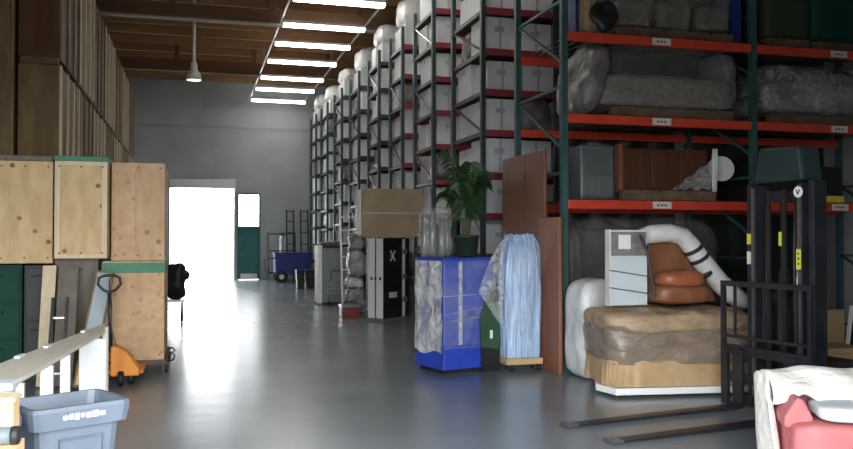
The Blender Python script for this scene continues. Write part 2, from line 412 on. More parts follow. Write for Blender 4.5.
# ------------------------------------------------------------------ front crates
def crate(name, lab, x0, x1, y0, y1, z0, z1, m, lid=None, frame=None, split=None, band=None):
    t = thing(name, lab, 'crate', ((x0+x1)/2, (y0+y1)/2, z0))
    zt = z1-.06 if lid else z1
    bx(x0, x1, y0+.02, y1, z0, zt).build('body', m, t, bevel=.006)
    if lid: bx(x0-.01, x1+.005, y0-.005, y1, zt+.002, z1).build('lid', lid, t, bevel=.008)
    if frame:
        for a, b, c_, e in ((x0, x0+.06, z0, zt), (x1-.06, x1, z0, zt), (x0+.061, x1-.061, z0, z0+.05), (x0+.061, x1-.061, zt-.05, zt)):
            bx(a, b, y0-.004, y0+.019, c_, e).build('batten', frame, t, bevel=.003)
    if split:
        bx(x0+.005, x0+(x1-x0)*split, y0+.004, y0+.019, z0+.1, zt-.04).build('cover_panel', M['plydark'] if 0 else M['ply3'], t, bevel=.003)
    if band: bx(x0-.006, x1+.006, y0+.008, y1+.002, zt-band-.02, zt-.02).build('rim_band', M['band'], t)
    n = MB()
    for a in (x0+.05, (x0+x1)/2, x1-.05):
        for b in (z0+.06, zt-.06): n.lathe([(.006,-.004),(.01,-.002),(.01,.002)], (a, y0+.014 if not frame else y0-.004, b), 8, 'Y')
    n.build('screw_heads', M['tape'], t)
    return t
crate('plywood_crate', 'pale knotty plywood crate at the left edge with grey lid', -2.12, -1.535, 10.3, 11.8, 1.325, 2.54, M['ply1'], lid=M['greypanel'])
crate('plywood_crate', 'middle plywood crate with a raised pale frame and green lid', -1.50, -.945, 10.2, 11.8, 1.38, 2.54, M['ply1'], lid=M['band'], frame=M['battenlight'])
crate('plywood_crate', 'upper warm plywood crate resting on the green-banded crate', -.925, -.325, 10.45, 11.85, 1.345, 2.5, M['ply2'], split=.45)
t = crate('plywood_crate', 'lower plywood crate with green rim band on a wheeled dolly', -1.02, -.325, 10.45, 11.85, .17, 1.34, M['ply3'], band=.12)
t = thing('wheeled_dolly', 'low dolly with black casters under the green-banded crate', 'dolly', (-.67, 11.1, 0))
bx(-1.0, -.3, 10.5, 11.8, .11, .165).build('deck', M['pallet'], t)
for xx in (-.95, -.3):
    for yy in (10.6, 11.7):
        k = MB().lathe([(.01,-.02),(.042,-.02),(.048,-.01),(.048,.01),(.042,.02),(.01,.02)], (xx, yy, .048), 14, 'X').build('caster', M['wheel'], t, smooth=True)
        MB().box(xx-.03, xx+.03, yy-.03, yy+.03, .098, .11).box(xx-.03, xx-.024, yy-.015, yy+.015, .048, .1).box(xx+.024, xx+.03, yy-.015, yy+.015, .048, .1).build('fork', M['blackmetal'], k)
MB().tube([(-.28, 10.55, .14), (-.22, 10.5, .16), (-.2, 10.5, .21), (-.24, 10.5, .24), (-.2, 10.5, .27), (-.24, 10.5, .31), (-.27,10.55,.28)], .011, 8).build('tie_hook', M['blackmetal'], t, smooth=True)

def cabinet(lab, x0, x1, y0, y1, z1, m, ndoor, dm):
    t = thing('storage_cabinet', lab, 'cabinet', ((x0+x1)/2, (y0+y1)/2, 0))
    bx(x0, x1, y0+.025, y1, .04, z1).build('body', m, t, bevel=.006)
    bx(x0+.02, x1-.02, y0+.06, y1-.02, 0, .04).build('plinth', M['black'], t)
    zs = [.06+(z1-.08)*i/ndoor for i in range(ndoor+1)]
    for i in range(ndoor):
        dd = bx(x0+.02, x1-.02, y0, y0+.024, zs[i]+.01, zs[i+1]-.01).build('drawer', dm, t, bevel=.005)
        MB().tube([((x0+x1)/2-.06, y0, zs[i+1]-.1), ((x0+x1)/2-.06, y0-.025, zs[i+1]-.1), ((x0+x1)/2+.06, y0-.025, zs[i+1]-.1), ((x0+x1)/2+.06, y0, zs[i+1]-.1)], .006, 6).build('handle', M['blackmetal'], dd)
    return t
cabinet('dark green drawer cabinet under the crate at the left edge', -2.35, -1.86, 10.36, 11.8, 1.31, M['dkgreen'], 3, M['dkgreen'])
cabinet('narrow black cabinet beside the dark green drawer cabinet', -1.85, -1.56, 10.42, 11.8, 1.3, M['black'], 2, M['black'])
cabinet('grey brown cabinet under the framed middle crate', -1.525, -1.06, 10.4, 11.75, 1.37, M['greypanel'], 1, M['greypanel'])

# boards and panels leaning by the cabinets
def lean(name, lab, cat, x0, x1, yb, yt, h, th, m, bevel=.004):
    o = MB(); T = Matrix.Translation(((x0+x1)/2, yb, 0)) @ Matrix.Rotation(-math.atan2(yt-yb, h), 4, 'X')
    o.box(-(x1-x0)/2, (x1-x0)/2, -th/2, th/2, .012, math.hypot(h, yt-yb), T)
    return tag(o.build(name, m, bevel=bevel), lab, cat)
lean('wooden_plank', 'tall weathered pale plank leaning between the dark cabinets', 'plank', -1.62, -1.48, 9.85, 10.24, 1.3, .03, M['battenlight'])
lean('wooden_board', 'wide grey brown board leaning beside the pale plank', 'board', -1.46, -1.25, 9.8, 10.3, 1.29, .03, M['greypanel'])
t = thing('framed_mirror', 'narrow mirror with pale blue shine leaning left of the pallet jack', 'mirror', (-1.16, 9.6, 0))
T = Matrix.Translation((-1.13, 9.62, 0)) @ Matrix.Rotation(.14, 4, 'Y') @ Matrix.Rotation(-.42, 4, 'X')
MB().box(-.1, .1, -.02, .02, .012, 1.36, T).build('frame', M['batten'], t, bevel=.004)
MB().box(-.075, .075, -.026, -.021, .62, 1.33, T).build('glass', mat('mirror_glass', (.62,.72,.76), rough=.15, metal=.3), t)
MB().box(-.075, .075, -.026, -.021, .04, .6, T).build('lower_panel', M['orangebox'], t)
t = thing('folding_stepladder', 'small black and chrome folded stepladder behind the white slatted bench', 'stepladder', (-1.36, 9.4, 0))
for xx in (-1.44, -1.30):
    MB().bar((xx, 9.35, .01), (xx+.02, 9.62, .98), .028, .04).build('side_rail', M['blackmetal'], t)
for k in range(3):
    q = k*.28+.2
    MB().box(-1.42, -1.29, 9.35+.278*q, 9.45+.278*q, q, q+.02).build('step', M['steel'], t)

# pallet jack
t = thing('pallet_jack', 'orange pallet jack with black loop handle before the crates', 'pallet jack', (-.74, 9.85, 0))
MB().prism([(-.86,.10),(-.56,.10),(-.56,.17),(-.69,.36),(-.8,.43),(-.86,.43)], 9.75, 9.97).build('body', M['jack'], t, bevel=.015)
for a, b in ((-.93, -.8), (-.66, -.53)):
    bx(a, b, 9.97, 10.44, .09, .14).build('fork', M['jack'], t, bevel=.01)
MB().tube([(-.86, 9.8, .36), (-.865, 9.74, .72), (-.87, 9.7, 1.02)], .022, 10).build('tiller', M['blackmetal'], t, smooth=True)
MB().tube([(-.87,9.7,1.02),(-.935,9.7,1.05),(-.985,9.69,1.11),(-.975,9.69,1.18),(-.92,9.69,1.205),(-.82,9.69,1.205),(-.765,9.69,1.18),(-.755,9.69,1.11),(-.805,9.7,1.05)], .016, 10, closed=True).build('handle', M['black'], t, smooth=True)
MB().tube([(-.87, 9.7, 1.03), (-.87, 9.69, 1.16), (-.82, 9.69, 1.2)], .008, 6).build('release_lever', M['blackmetal'], t)
for yy in (9.72, 9.82):
    MB().lathe([(.01,-.03),(.07,-.03),(.08,-.02),(.08,.02),(.07,.03),(.01,.03)], (-.7+(yy-9.77), yy+.02, .08), 16, 'X').build('steer_wheel', M['wheel'], t, smooth=True)
MB().tube([(-.8, 9.74, .43), (-.84, 9.70, .6), (-.86, 9.69, .85)], .009, 6).build('chain', M['steel'], t)

# dark rubbish sacks behind the crate
t = thing('hand_cart', 'black loaded cart standing beyond the banded crate at the bright doorway', 'cart', (-.33, 17.1, 0))
MB().lump(-.52, -.12, 16.9, 17.3, .42, 1.15, p=3, amp=.08, freq=5, n=10, seed=4).build('load', M['black'], t, smooth=True)
MB().lump(-.42, -.08, 16.95, 17.25, .8, 1.02, p=2.5, amp=.05, freq=7, n=8, seed=6, flat=False).build('bundle', M['black'], t, smooth=True)
bx(-.55, -.15, 16.88, 17.32, .38, .418).build('platform', M['galv'], t)
for xx in (-.5, -.2):
    for yy in (16.93, 17.27): MB().tube([(xx, yy, .1), (xx, yy, .38)], .02, 8).build('leg', M['blackmetal'], t)
for xx in (-.5, -.2): MB().lathe([(.01,-.025),(.09,-.025),(.1,-.01),(.1,.01),(.09,.025),(.01,.025)], (xx, 16.93, .1), 14, 'X').build('wheel', M['wheel'], t, smooth=True)

# white slatted bench in the left foreground
t = thing('slatted_bench', 'white painted slatted wooden bench running along the left foreground', 'bench', (-1.15, 7.6, 0))
ZB = .72
def re_(u): return atz(u, 331+(105-u)*.562, ZB)
fa, fb = atz(105, 323, ZB), atz(0, 363, ZB); ga, gb = re_(105), re_(0)
fb = fb+(fb-fa)*.12; gb = gb+(gb-ga)*.12
t.location = (ga.x, (ga.y+gb.y)/2, 0)
def slabp(q, z0, z1):
    vs = [Vector((v.x, v.y, z0)) for v in q] + [Vector((v.x, v.y, z1)) for v in q]
    return MB()._add(vs, [(0,1,2,3), (7,6,5,4), (0,1,5,4), (1,2,6,5), (2,3,7,6), (3,0,4,7)])
slabp([fa, fb, gb, ga], ZB-.03, ZB).build('top_rail', M['whitewood'], t, bevel=.006)
dr = (gb-ga).normalized(); nr = Vector((dr.y, -dr.x, 0))
if nr.x > 0: nr = -nr
def upr(u0, u1, z0, z1, th, nm, m):           # boards set across the bench, facing the loading door
    a = re_((u0+u1)/2+4); w0 = at(u1, 360, a.y).x; w1 = at(u0, 360, a.y).x
    return bx(w0, w1, a.y, a.y+th, z0, z1).build(nm, m, t, bevel=.004)
upr(106, 79, .0, ZB-.031, .03, 'end_panel', M['white'])
for u0, u1 in ((70, 60), (53, 40), (24, 8)): upr(u0, u1, .0, ZB-.031, .05, 'slat', M['white'])
a_, b_ = ga-nr*-.09+dr*.1, gb+nr*.09
slabp([a_, b_, b_+nr*.03, a_+nr*.03], .1, .14).build('bottom_rail', M['whitewood'], t)
slabp([fa+dr*.05+nr*.0, fa+dr*.12+nr*.0, fa+dr*.12-nr*.05, fa+dr*.05-nr*.05], .0, ZB-.031).build('leg', M['whitewood'], t)
for u, v in ((84, 330), (48, 345), (20, 355)):
    p = atz(u, v+1, ZB)
    slabp([p, p+dr*.16, p+dr*.16-nr*.04, p-nr*.04], ZB+.001, ZB+.02).build('peg', M['white'], t, bevel=.005)

# grey plastic bin
bc = Vector((-.675, 5.10, 0))
t = thing('plastic_bin', 'open grey plastic bin with flared rim in the left foreground', 'bin', bc, .5)
def shell(levels):
    m = MB(); R_ = []
    for hx, hy, z in levels:
        ch = .045; r_ = []
        for sx, sy in ((-1,-1),(1,-1),(1,1),(-1,1)):
            pts = [(sx*hx, sy*(hy-ch)), (sx*(hx-ch*.3), sy*(hy-ch*.3)), (sx*(hx-ch), sy*hy)]
            if sx*sy < 0: pts = pts[::-1]
            r_ += [m.bm.verts.new((a, b, z)) for a, b in pts]
        R_.append(r_)
    n = len(R_[0])
    for a, b in zip(R_, R_[1:]):
        for k in range(n): m.bm.faces.new((a[k], a[(k+1) % n], b[(k+1) % n], b[k]))
    m.bm.faces.new(R_[0]); m.bm.faces.new(R_[-1])
    return m
BS = Matrix.Diagonal((1.12, 1.12, 1.0, 1))
shell([(.16,.13,0),(.205,.165,.60),(.205,.165,.603),(.195,.155,.603),(.15,.12,.03)]).build('body', M['bluegrey'], t, world=False)
shell([(.207,.167,.58),(.235,.195,.585),(.248,.207,.68),(.242,.2,.70),(.222,.18,.70),(.21,.168,.62),(.208,.1675,.58)]).build('rim', M['bluegrey'], t, world=False)
q = MB()
for k, (a, b) in enumerate(((-.10,-.075),(-.07,-.05),(-.045,-.02),(-.015,.005),(.01,.035),(.04,.07),(.075,.105))):
    q.obox(((a+b)/2, -.206, .645+.003*(k % 2)), (b-a-.003, .006, .022+.006*(k % 3)), (.12,0,0))
q.build('rim_lettering', M['white'], t, world=False)
q = MB()
for k in range(4): q.obox((-.246, -.07+.035*k, .645), (.006, .028, .028+.005*(k % 2)), (0,-.12,0))
q.build('side_lettering', M['white'], t, world=False)
MB().tube([(-.10,-.160,.38),(-.10,-.168,.52),(.11,-.168,.52),(.11,-.160,.38)], .007, 6, closed=True).build('moulded_panel', M['bluegrey'], t, world=False)
for sx in (-1, 1):
    MB().lump(sx*.262-.022, sx*.262+.022, -.10, -.02, .60, .68, p=3, amp=.0, n=8, flat=False).build('grip', M['bluegrey'], t, world=False, smooth=True)

for ch in t.children: ch.data.transform(BS)

# objects in the lower left corner
oz = rect(0, 13, 398, 430, 4.4)
t = thing('orange_crate', 'upright orange pine crate at the bottom left corner', 'crate', (-.98, 4.45, 0))
bx(-1.16, oz[1], 4.40, 4.56, .003, oz[3]-.03).build('body', M['orangebox'], t, bevel=.008)
bx(-1.17, oz[1]+.008, 4.39, 4.57, oz[3]-.028, oz[3]).build('top_board', M['battenlight'], t, bevel=.008)
bx(-1.14, oz[1]-.02, 4.393, 4.40, oz[2]-.06, oz[2]-.02).build('batten', M['orangebox'], t)
oy = rect(0, 18, 446, 449, 4.2)
t = thing('cream_carton', 'low cream carton with a grey tube on top, bottom left corner', 'box', (-.95, 4.2, 0))
bx(-1.1, oy[1], 4.1, 4.36, .003, oy[3]).build('body', M['orangebox'], t, bevel=.006)
bx(-1.1, oy[1], 4.097, 4.0995, oy[3]-.1, oy[3]-.06).build('tape', M['battenlight'], t)
t = thing('grey_tube', 'dark grey tube with black end before the orange pine crate', 'tube', (-.95, 4.2, oy[3]))
MB().tube([(-1.1, 4.24, oy[3]+.043), (oy[1]-.03, 4.22, oy[3]+.043)], .04, 14).build('pipe', mat('grey_tube_paint', (.16,.20,.22), rough=.4), t, smooth=True)
MB().tube([(oy[1]-.03, 4.22, oy[3]+.043), (oy[1], 4.218, oy[3]+.043)], .042, 14).build('end_cap', M['black'], t, smooth=True)
ob = rect(0, 16, 381, 398, 4.7)
t = thing('pale_box', 'pale blue grey plastic box standing behind the orange pine crate', 'box', (-1.0, 4.7, 0))
bx(-1.12, ob[1]-.01, 4.62, 4.76, 0, ob[3]-.04).build('body', M['paleblue'], t, bevel=.01)
bx(-1.13, ob[1], 4.61, 4.77, ob[3]-.039, ob[3]).build('lid', M['paleblue'], t, bevel=.008)

# ------------------------------------------------------------------ pallet racks
X0 = 4.27
def post(x, y, z1, m, t, w=.075):
    q = MB().box(x, x+w, y-.04, y+.04, .012, z1).box(x-.02, x+w+.02, y-.06, y+.06, 0, .012)
    return q.build('upright', m, t)
LV = [2.02, 3.06, 4.06]
t = thing('pallet_rack', 'big green pallet rack with orange beams facing the front', 'rack', (7.0, 10.0, 0))
F0, F1 = 9.31, 10.8
px_ = [4.27, 6.93, 9.59]
for x in px_:
    for y in (F0, F1): post(x, y, 5.6, M['rackgreen'], t)
    z = .3; k = 0
    while z < 5.3:
        MB().bar((x+.035, F0+.04, z), (x+.035, F1-.04, z+(.75 if k % 2 else -.0)), .035).build('brace', M['rackgreen'], t)
        z += .75 if k % 2 else .3
        k += 1
for a, b in zip(px_, px_[1:]):
    for zb in LV+[5.15]:
        for y in (F0, F1):
            o = bx(a+.08, b-.005, y-.035, y+.035, zb-.055, zb+.055).build('shelf_beam', M['orange'], t, bevel=.006)
            if y == F0 and zb < 5:
                cx = (a+b)/2+.02
                bx(cx-.13, cx+.13, y-.041, y-.036, zb-.042, zb+.042).build('label_card', M['card'], o, label='white label card')
                q = MB()
                for j in range(3): q.box(cx-.07+j*.05, cx-.04+j*.05, y-.0425, y-.0412, zb-.012, zb+.01)
                q.build('print', M['grout'], o)
# decks: loads stand on pallets and wire decks resting on the beams
for a, b in zip(px_, px_[1:]):
    for zb in LV:
        q = MB()
        x = a+.2
        while x < b-.1:
            q.box(x-.012, x+.012, F0-.03, F1+.03, zb+.056, zb+.066); x += .12
        q.build('wire_deck', M['rackdark'], t)

for a, b, lab in ((4.92, 6.86, 'black backing added for shade behind the left bay of the orange-beamed rack'), (7.02, 9.5, 'black backing added for shade behind the right bay of the orange-beamed rack')):  # made-up black backings, standing in for the darkness deep in the bays
    t = thing('shade_backing', lab, 'sheet', ((a+b)/2, 10.95, 0))
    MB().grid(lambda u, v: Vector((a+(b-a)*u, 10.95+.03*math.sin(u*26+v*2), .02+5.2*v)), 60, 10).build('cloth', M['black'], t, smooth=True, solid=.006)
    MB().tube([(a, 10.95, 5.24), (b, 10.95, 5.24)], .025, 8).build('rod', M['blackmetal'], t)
rows = [(12.24, 13.75), (15.0, 16.35), (17.4, 18.55), (19.75, 21.0), (22.3, 23.6), (25.0, 26.35), (27.8, 29.2), (30.5, 31.9)]
RL = [.70, 1.32, 1.95, 2.58, 3.24, 3.87, 4.50, 5.14, 5.78]
row_names = ['first','second','third','fourth','fifth','sixth','seventh','eighth']
protos = {}
for i, (a, b) in enumerate(rows):
    t = thing('carton_rack', '%s tall dark carton rack behind the orange-beamed rack' % row_names[i], 'rack', (5.3, (a+b)/2, 0), 0, 'tall carton racks along the aisle')
    xe = 6.4 if i == 0 else 5.5
    zt = 6.15
    for x in (X0, xe):
        for y in (a, b): post(x, y, zt, M['rackdark'], t, .07)
    lv = [z + (.0, .08, -.06, .05, -.08, .1, -.03, .06)[i] for z in RL]
    if i == 2: lv = lv
    for j, z in enumerate(lv):
        for y in (a, b): bx(X0+.075, xe-.005, y-.03, y+.03, z-.05, z+.05).build('shelf_beam', M['redbeam'] if i < 3 else M['rackdark'], t)
        bx(X0+.02, X0+.055, a+.045, b-.045, z-.04, z+.02).build('end_tie', M['rackdark'], t)
        if i < 6 and j < 8 and j % 2 == (i % 2):
            MB().bar((X0+.035, a+.05, z+.03), (X0+.035, b-.05, z+.6), .03).build('brace', M['steel'] if i in (1, 2, 3) else M['rackdark'], t)
        bx(X0+.085, xe-.02, a+.035, b-.035, z+.01, z+.05).build('shelf_panel', M['pallet'], t)
    # cartons on the shelves (each its own object)
    nx = 3 if i == 0 else 1
    dy = (b-a-.1)/2
    for j, z in enumerate(lv):
        if z < 1.0 and i < 4: continue
        if z < 1.9 and i == 1: continue
        for kx in range(nx):
            for ky in range(2):
                if j == 8 and ky == 0 and i != 0: pass
                h = (.5, .54, .52, .46)[(i*5+j*3+ky*2+kx) % 4] if j < 8 else .5
                hasbag = ((i*7+j*5+ky*3+kx*2) % 11 == 0)
                pos = '' if nx == 1 else ('left ', 'middle ', 'right ')[kx]
                tp = 'grey wrapped bale' if hasbag else 'white carton'
                lab = '%s%s %s on %s shelf up of %s carton rack' % (pos, ('near','far')[ky], tp, ORD[j], row_names[i])
                cx = X0+.085+.27+kx*.6+.02*((i+j+ky) % 3); cy = a+.06+dy*(ky+.5)
                key = (hasbag, round(h, 2), i)
                L_ = (cx, cy, z+.052)
                if key not in protos:
                    o = thing('wrapped_bale' if hasbag else 'carton', lab, 'bale' if hasbag else 'box', L_, 0, 'cartons in the tall racks')
                    W = .26; D = dy/2-.02
                    if hasbag:
                        MB().lump(-W, W, -D, D, 0, h+.03, p=4, amp=.03, freq=6, n=8, seed=j).build('bundle', M['greywrap'], o, world=False, smooth=True)
                    else:
                        bx(-W, W, -D, D, 0, h).build('body', M['carton'] if (i+j) % 2 else M['carton2'], o, world=False, bevel=.008)
                        bx(-.02, .02, -D-.003, -D, .02, h).build('tape', M['cartontape'], o, world=False); bx(-.003-W, -W, -.02, .02, h-.12, h).build('tape', M['cartontape'], o, world=False)
                        MB().box(-.1, .06, -D-.003, -D, h*.55, h*.72).build('printed_mark', M['cartontape'], o, world=False)
                    protos[key] = o
                else: dup(protos[key], L_, lab, 'cartons in the tall racks')
    # white bagged bundles on the top shelf
    zt_ = lv[-1]+.6
for i, (a, b) in enumerate(rows):
    z = RL[-1] + (.0, .08, -.06, .05, -.08, .1, -.03, .06)[i] + .052 + .504
    h = (.9, .75, .65, .5, .62, .4, .5, .55)[i]
    q = MB()
    q.lump(4.36, 5.3, a+.06, b-.06, z, z+h, p=4, amp=.05, freq=4, n=12, seed=i+3)
    tag(q.build('wrapped_bundle', M['bag'], smooth=True), 'white bagged bundle on the very top of the %s carton rack' % row_names[i], 'bundle', 'white bundles on top of the tall racks')

# ------------------------------------------------------------------ loads in the big front rack
def pallet(lab, x0, x1, y0, y1, z, group=None):
    t = thing('wooden_pallet', lab, 'pallet', ((x0+x1)/2, (y0+y1)/2, z), 0, group)
    q = MB(); n = 5; w_ = (x1-x0)/n
    for k in range(n): q.box(x0+k*w_+.01, x0+(k+1)*w_-.01, y0, y1, z+.10, z+.125)
    q.build('deck_boards', M['pallet'], t)
    for yy in (y0+.05, (y0+y1)/2, y1-.05): bx(x0+.0, x1, yy-.04, yy+.04, z, z+.10).build('stringer', M['pallet'], t)
    return t
def sofa(lab, x0, x1, y0, y1, z0, H, m, back, name='wrapped_sofa', seed=0, arms=True):
    t = thing(name, lab, 'sofa', ((x0+x1)/2, (y0+y1)/2, z0))
    aw = .26
    MB().lump(x0+aw*.6, x1-aw*.6, y0+.04, y1-.1, z0, z0+H*.5, p=7, amp=.025, freq=4, seed=seed).build('seat', m, t, smooth=True)
    MB().lump(x0+aw*.5, x1-aw*.5, y1-.38, y1, z0+H*.2, z0+H*.93, p=5, amp=.03, freq=4, seed=seed+1, flat=False).build('backrest', back, t, smooth=True)
    if arms:
        for k, (a, b) in enumerate(((x0, x0+aw), (x1-aw, x1))):
            MB().lump(a, b, y0, y1-.02, z0, z0+H*(.98 if k == 0 else .8), p=4, amp=.03, freq=4, seed=seed+2+k).build('arm', m, t, smooth=True)
    MB().lump(x0-.03, x1+.03, y0-.03, y1+.03, z0, z0+H+.02, p=6, amp=.035, freq=3.5, n=20, seed=seed+5).build('plastic_wrap', M['filmdim'], t, smooth=True)
    return t
Z1, Z2, Z3 = (z+.068 for z in LV)
# level two: wrapped sofas
pallet('dark pallet under the grey wrapped sofa on the middle beam', 5.0, 6.75, 9.4, 10.6, Z2)
t = thing('wrapped_sofa', 'grey plastic-wrapped floral sofa with tall left arm on middle shelf', 'sofa', (5.7, 9.9, Z2))
MB().lump(4.88, 6.80, 9.38, 10.2, Z2+.13, Z2+.55, p=8, amp=.03, freq=5, n=18, seed=1).build('seat', M['floral'], t, smooth=True)
MB().lump(4.82, 6.82, 9.95, 10.5, Z2+.3, Z2+.98, p=5, amp=.04, freq=4, n=16, seed=2, flat=False).build('backrest', M['grout'], t, smooth=True)
MB().lump(6.62, 6.86, 9.42, 10.4, Z2+.13, Z2+.92, p=4, amp=.03, freq=5, seed=3).build('arm', M['greywrap'], t, smooth=True)
q = MB(); T = Matrix.Translation((4.70, 9.85, Z2)) @ Matrix.Rotation(.22, 4, 'Y')
q.lump(-.17, .17, -.52, .52, .06, .95, p=3.2, amp=.05, freq=5, n=16, seed=9, flat=False)
q.bm.transform(T)
for v in q.bm.verts: v.co.z = max(v.co.z, Z2+.004)
q.build('arm', M['greywrap'], t, smooth=True, label='tall rolled arm wrapped in grey plastic')
MB().lump(4.95, 6.84, 9.35, 10.55, Z2+.14, Z2+.94, p=6, amp=.05, freq=3, n=22, seed=11).build('plastic_wrap', M['filmdim'], t, smooth=True)
pallet('dark pallet under the wrapped sofa on the right-hand middle shelf', 7.3, 9.2, 9.4, 10.6, Z2)
t = thing('wrapped_sofa', 'grey plastic-wrapped sofa on the right-hand middle shelf', 'sofa', (8.2, 9.9, Z2))
MB().lump(7.2, 9.35, 9.4, 10.4, Z2+.13, Z2+.6, p=6, amp=.05, freq=4, n=18, seed=21).build('seat', M['greywrap'], t, smooth=True)
MB().lump(7.4, 9.35, 9.75, 10.5, Z2+.4, Z2+.86, p=4, amp=.06, freq=4, n=16, seed=22, flat=False).build('backrest', M['grout'], t, smooth=True)
MB().lump(7.16, 9.38, 9.37, 10.52, Z2+.14, Z2+.82, p=4, amp=.08, freq=3, n=22, seed=23).build('plastic_wrap', M['film'], t, smooth=True)

# level three
tag(bx(4.56, 4.60, 9.5, 9.72, Z3, Z3+.95).build('blue_board', M['navy'], bevel=.004), 'dark blue board at the left end of the top shelf', 'board')
t = thing('tan_carton', 'tall tan carton with pale stripe on the top shelf', 'box', (4.72, 9.9, Z3))
bx(4.62, 4.84, 9.5, 9.75, Z3, Z3+.95).build('body', M['cardboard'], t, bevel=.006)
bx(4.67, 4.75, 9.494, 9.499, Z3, Z3+.95).build('stripe', M['cardtan'], t)
tag(MB().lump(4.66, 5.03, 9.25, 9.37, Z3, Z3+.42, p=1.8, amp=.06, freq=6, n=12, seed=5).build('black_bag', M['black'], smooth=True), 'slumped black plastic bag before the tan carton', 'bag')
pallet('dark pallet carrying the olive wrapped chairs on the top shelf', 5.1, 6.75, 9.4, 10.6, Z3)
for k, (a, b) in enumerate(((5.12, 5.62), (5.67, 6.2), (6.25, 6.74))):
    t = thing('wrapped_armchair', '%s olive armchair in clear plastic on the top shelf' % ('left','middle','right')[k], 'armchair', ((a+b)/2, 9.9, Z3+.13), 0, 'wrapped olive armchairs on the top shelf')
    MB().lump(a, b, 9.42, 10.2, Z3+.13, Z3+.5, p=6, amp=.03, freq=5, n=12, seed=k).build('seat', M['olive'], t, smooth=True)
    MB().lump(a, b, 9.75, 10.35, Z3+.35, Z3+1.0, p=4, amp=.03, freq=5, n=12, seed=k+4, flat=False).build('backrest', M['olive'], t, smooth=True)
    MB().lump(a-.004, b+.004, 9.38, 10.4, Z3+.131, Z3+1.03, p=7, amp=.03, freq=4, n=18, seed=k+30).build('plastic_wrap', M['film2'], t, smooth=True)
tag(bx(6.79, 6.94, 9.5, 10.3, Z3, Z3+.95).build('blue_board', M['navy'], bevel=.01), 'dark blue board standing by the rack post on the top shelf', 'board')
for k, (a, b, m, nm) in enumerate(((7.25, 7.96, 'oliveg', 'olive green'), (7.98, 9.0, 'dkgreen', 'dark green'))):
    pallet('dark pallet under the %s bin on the top shelf' % nm, a+.03, b-.03, 9.4, 10.5, Z3)
    t = thing('storage_bin', '%s storage bin on the right-hand top shelf' % nm, 'bin', ((a+b)/2, 9.9, Z3+.13))
    MB().lump(a, b, 9.4, 10.5, Z3+.13, Z3+.95, p=14, amp=.01, n=12, seed=k).build('body', M[m], t, smooth=True)
    bx(a, b, 9.38, 10.52, Z3+.955, Z3+1.0).build('lid', M[m], t, bevel=.01)

# level one
t = thing('wrapped_cabinet', 'grey green glass cabinet in plastic on the lowest shelf', 'cabinet', (4.77, 9.9, Z1))
bx(4.60, 5.04, 9.45, 9.75, Z1, Z1+.66).build('body', mat('grey_green', (.05,.065,.062), (.075,.095,.09), rough=.3, scale=3), t, bevel=.01)
for k in range(2): bx(4.61+k*.215, 4.82+k*.215, 9.436, 9.449, Z1+.05, Z1+.28).build('door', mat('pale_glass', (.10,.12,.10), rough=.2), t, bevel=.003)
bx(4.62, 5.02, 9.436, 9.449, Z1+.3, Z1+.63).build('front_panel', mat('dim_glass', (.06,.08,.08), rough=.15), t, bevel=.003)
MB().lump(4.57, 5.07, 9.40, 9.8, Z1, Z1+.70, p=9, amp=.02, freq=4, n=16, seed=3).build('plastic_wrap', M['filmdim'], t, smooth=True)
pallet('dark pallet under the brown dresser on the lowest shelf', 5.15, 6.5, 9.42, 10.5, Z1)
t = thing('brown_dresser', 'shade-darkened brown wooden dresser in plastic on the lowest shelf', 'dresser', (5.8, 9.9, Z1+.13))
bx(5.18, 6.42, 9.5, 10.3, Z1+.13, Z1+.66).build('body', M['shadedwood'], t, bevel=.008)
for k in range(3): bx(5.2+k*.405, 5.59+k*.405, 9.485, 9.499, Z1+.16, Z1+.63).build('door', M['shadedwood'], t, bevel=.005)
bx(5.12, 5.17, 9.45, 9.55, Z1+.13, Z1+.70).build('side_post', M['brownwood2'], t)
MB().grid(lambda u, v: Vector((5.9+.62*u, 9.46-.02*math.sin(v*5), Z1+.15+.42*v*u+.02*math.sin(u*20+v*8))), 14, 8).build('plastic_wrap', M['film'], t, smooth=True)
t = thing('table_lamp', 'table lamp with round white shade beside the brown dresser', 'lamp', (6.68, 9.7, Z1))
q = MB().lathe([(.03,-.11),(.11,-.10),(.17,.08),(.165,.08),(.03,.07)], (0,0,0), 22, 'Z'); q.bm.transform(Matrix.Translation((6.68, 9.62, Z1+.42)) @ Matrix.Rotation(1.4, 4, 'X') @ Matrix.Rotation(-.3, 4, 'Y'))
q.build('lamp_shade', M['foam'], t, smooth=True)
MB().lathe([(.1,0),(.1,.02),(.03,.05),(.05,.14),(.02,.25)], (6.68, 9.75, Z1), 16).build('base', M['pot'], t, smooth=True)
t = thing('white_sheet', 'crumpled white sheet hanging at the dresser corner', 'sheet', (6.48, 9.5, Z1))
MB().grid(lambda u, v: Vector((6.43+.06*u, 9.40+.02*math.sin(u*9+v*3), Z1+.12+.55*v)), 8, 8).build('cloth', M['foam'], t, smooth=True, solid=.01)
tag(bx(7.2, 8.6, 9.6, 10.5, Z1, Z1+.5).build('black_case', M['black'], bevel=.02), 'black case in the dark right-hand lowest shelf', 'case')
tag(MB().box(8.22, 8.46, 9.4, 9.5, Z1, Z1+.09).build('small_carton', M['yellow']), 'little yellowish carton on the dark right-hand shelf', 'box')

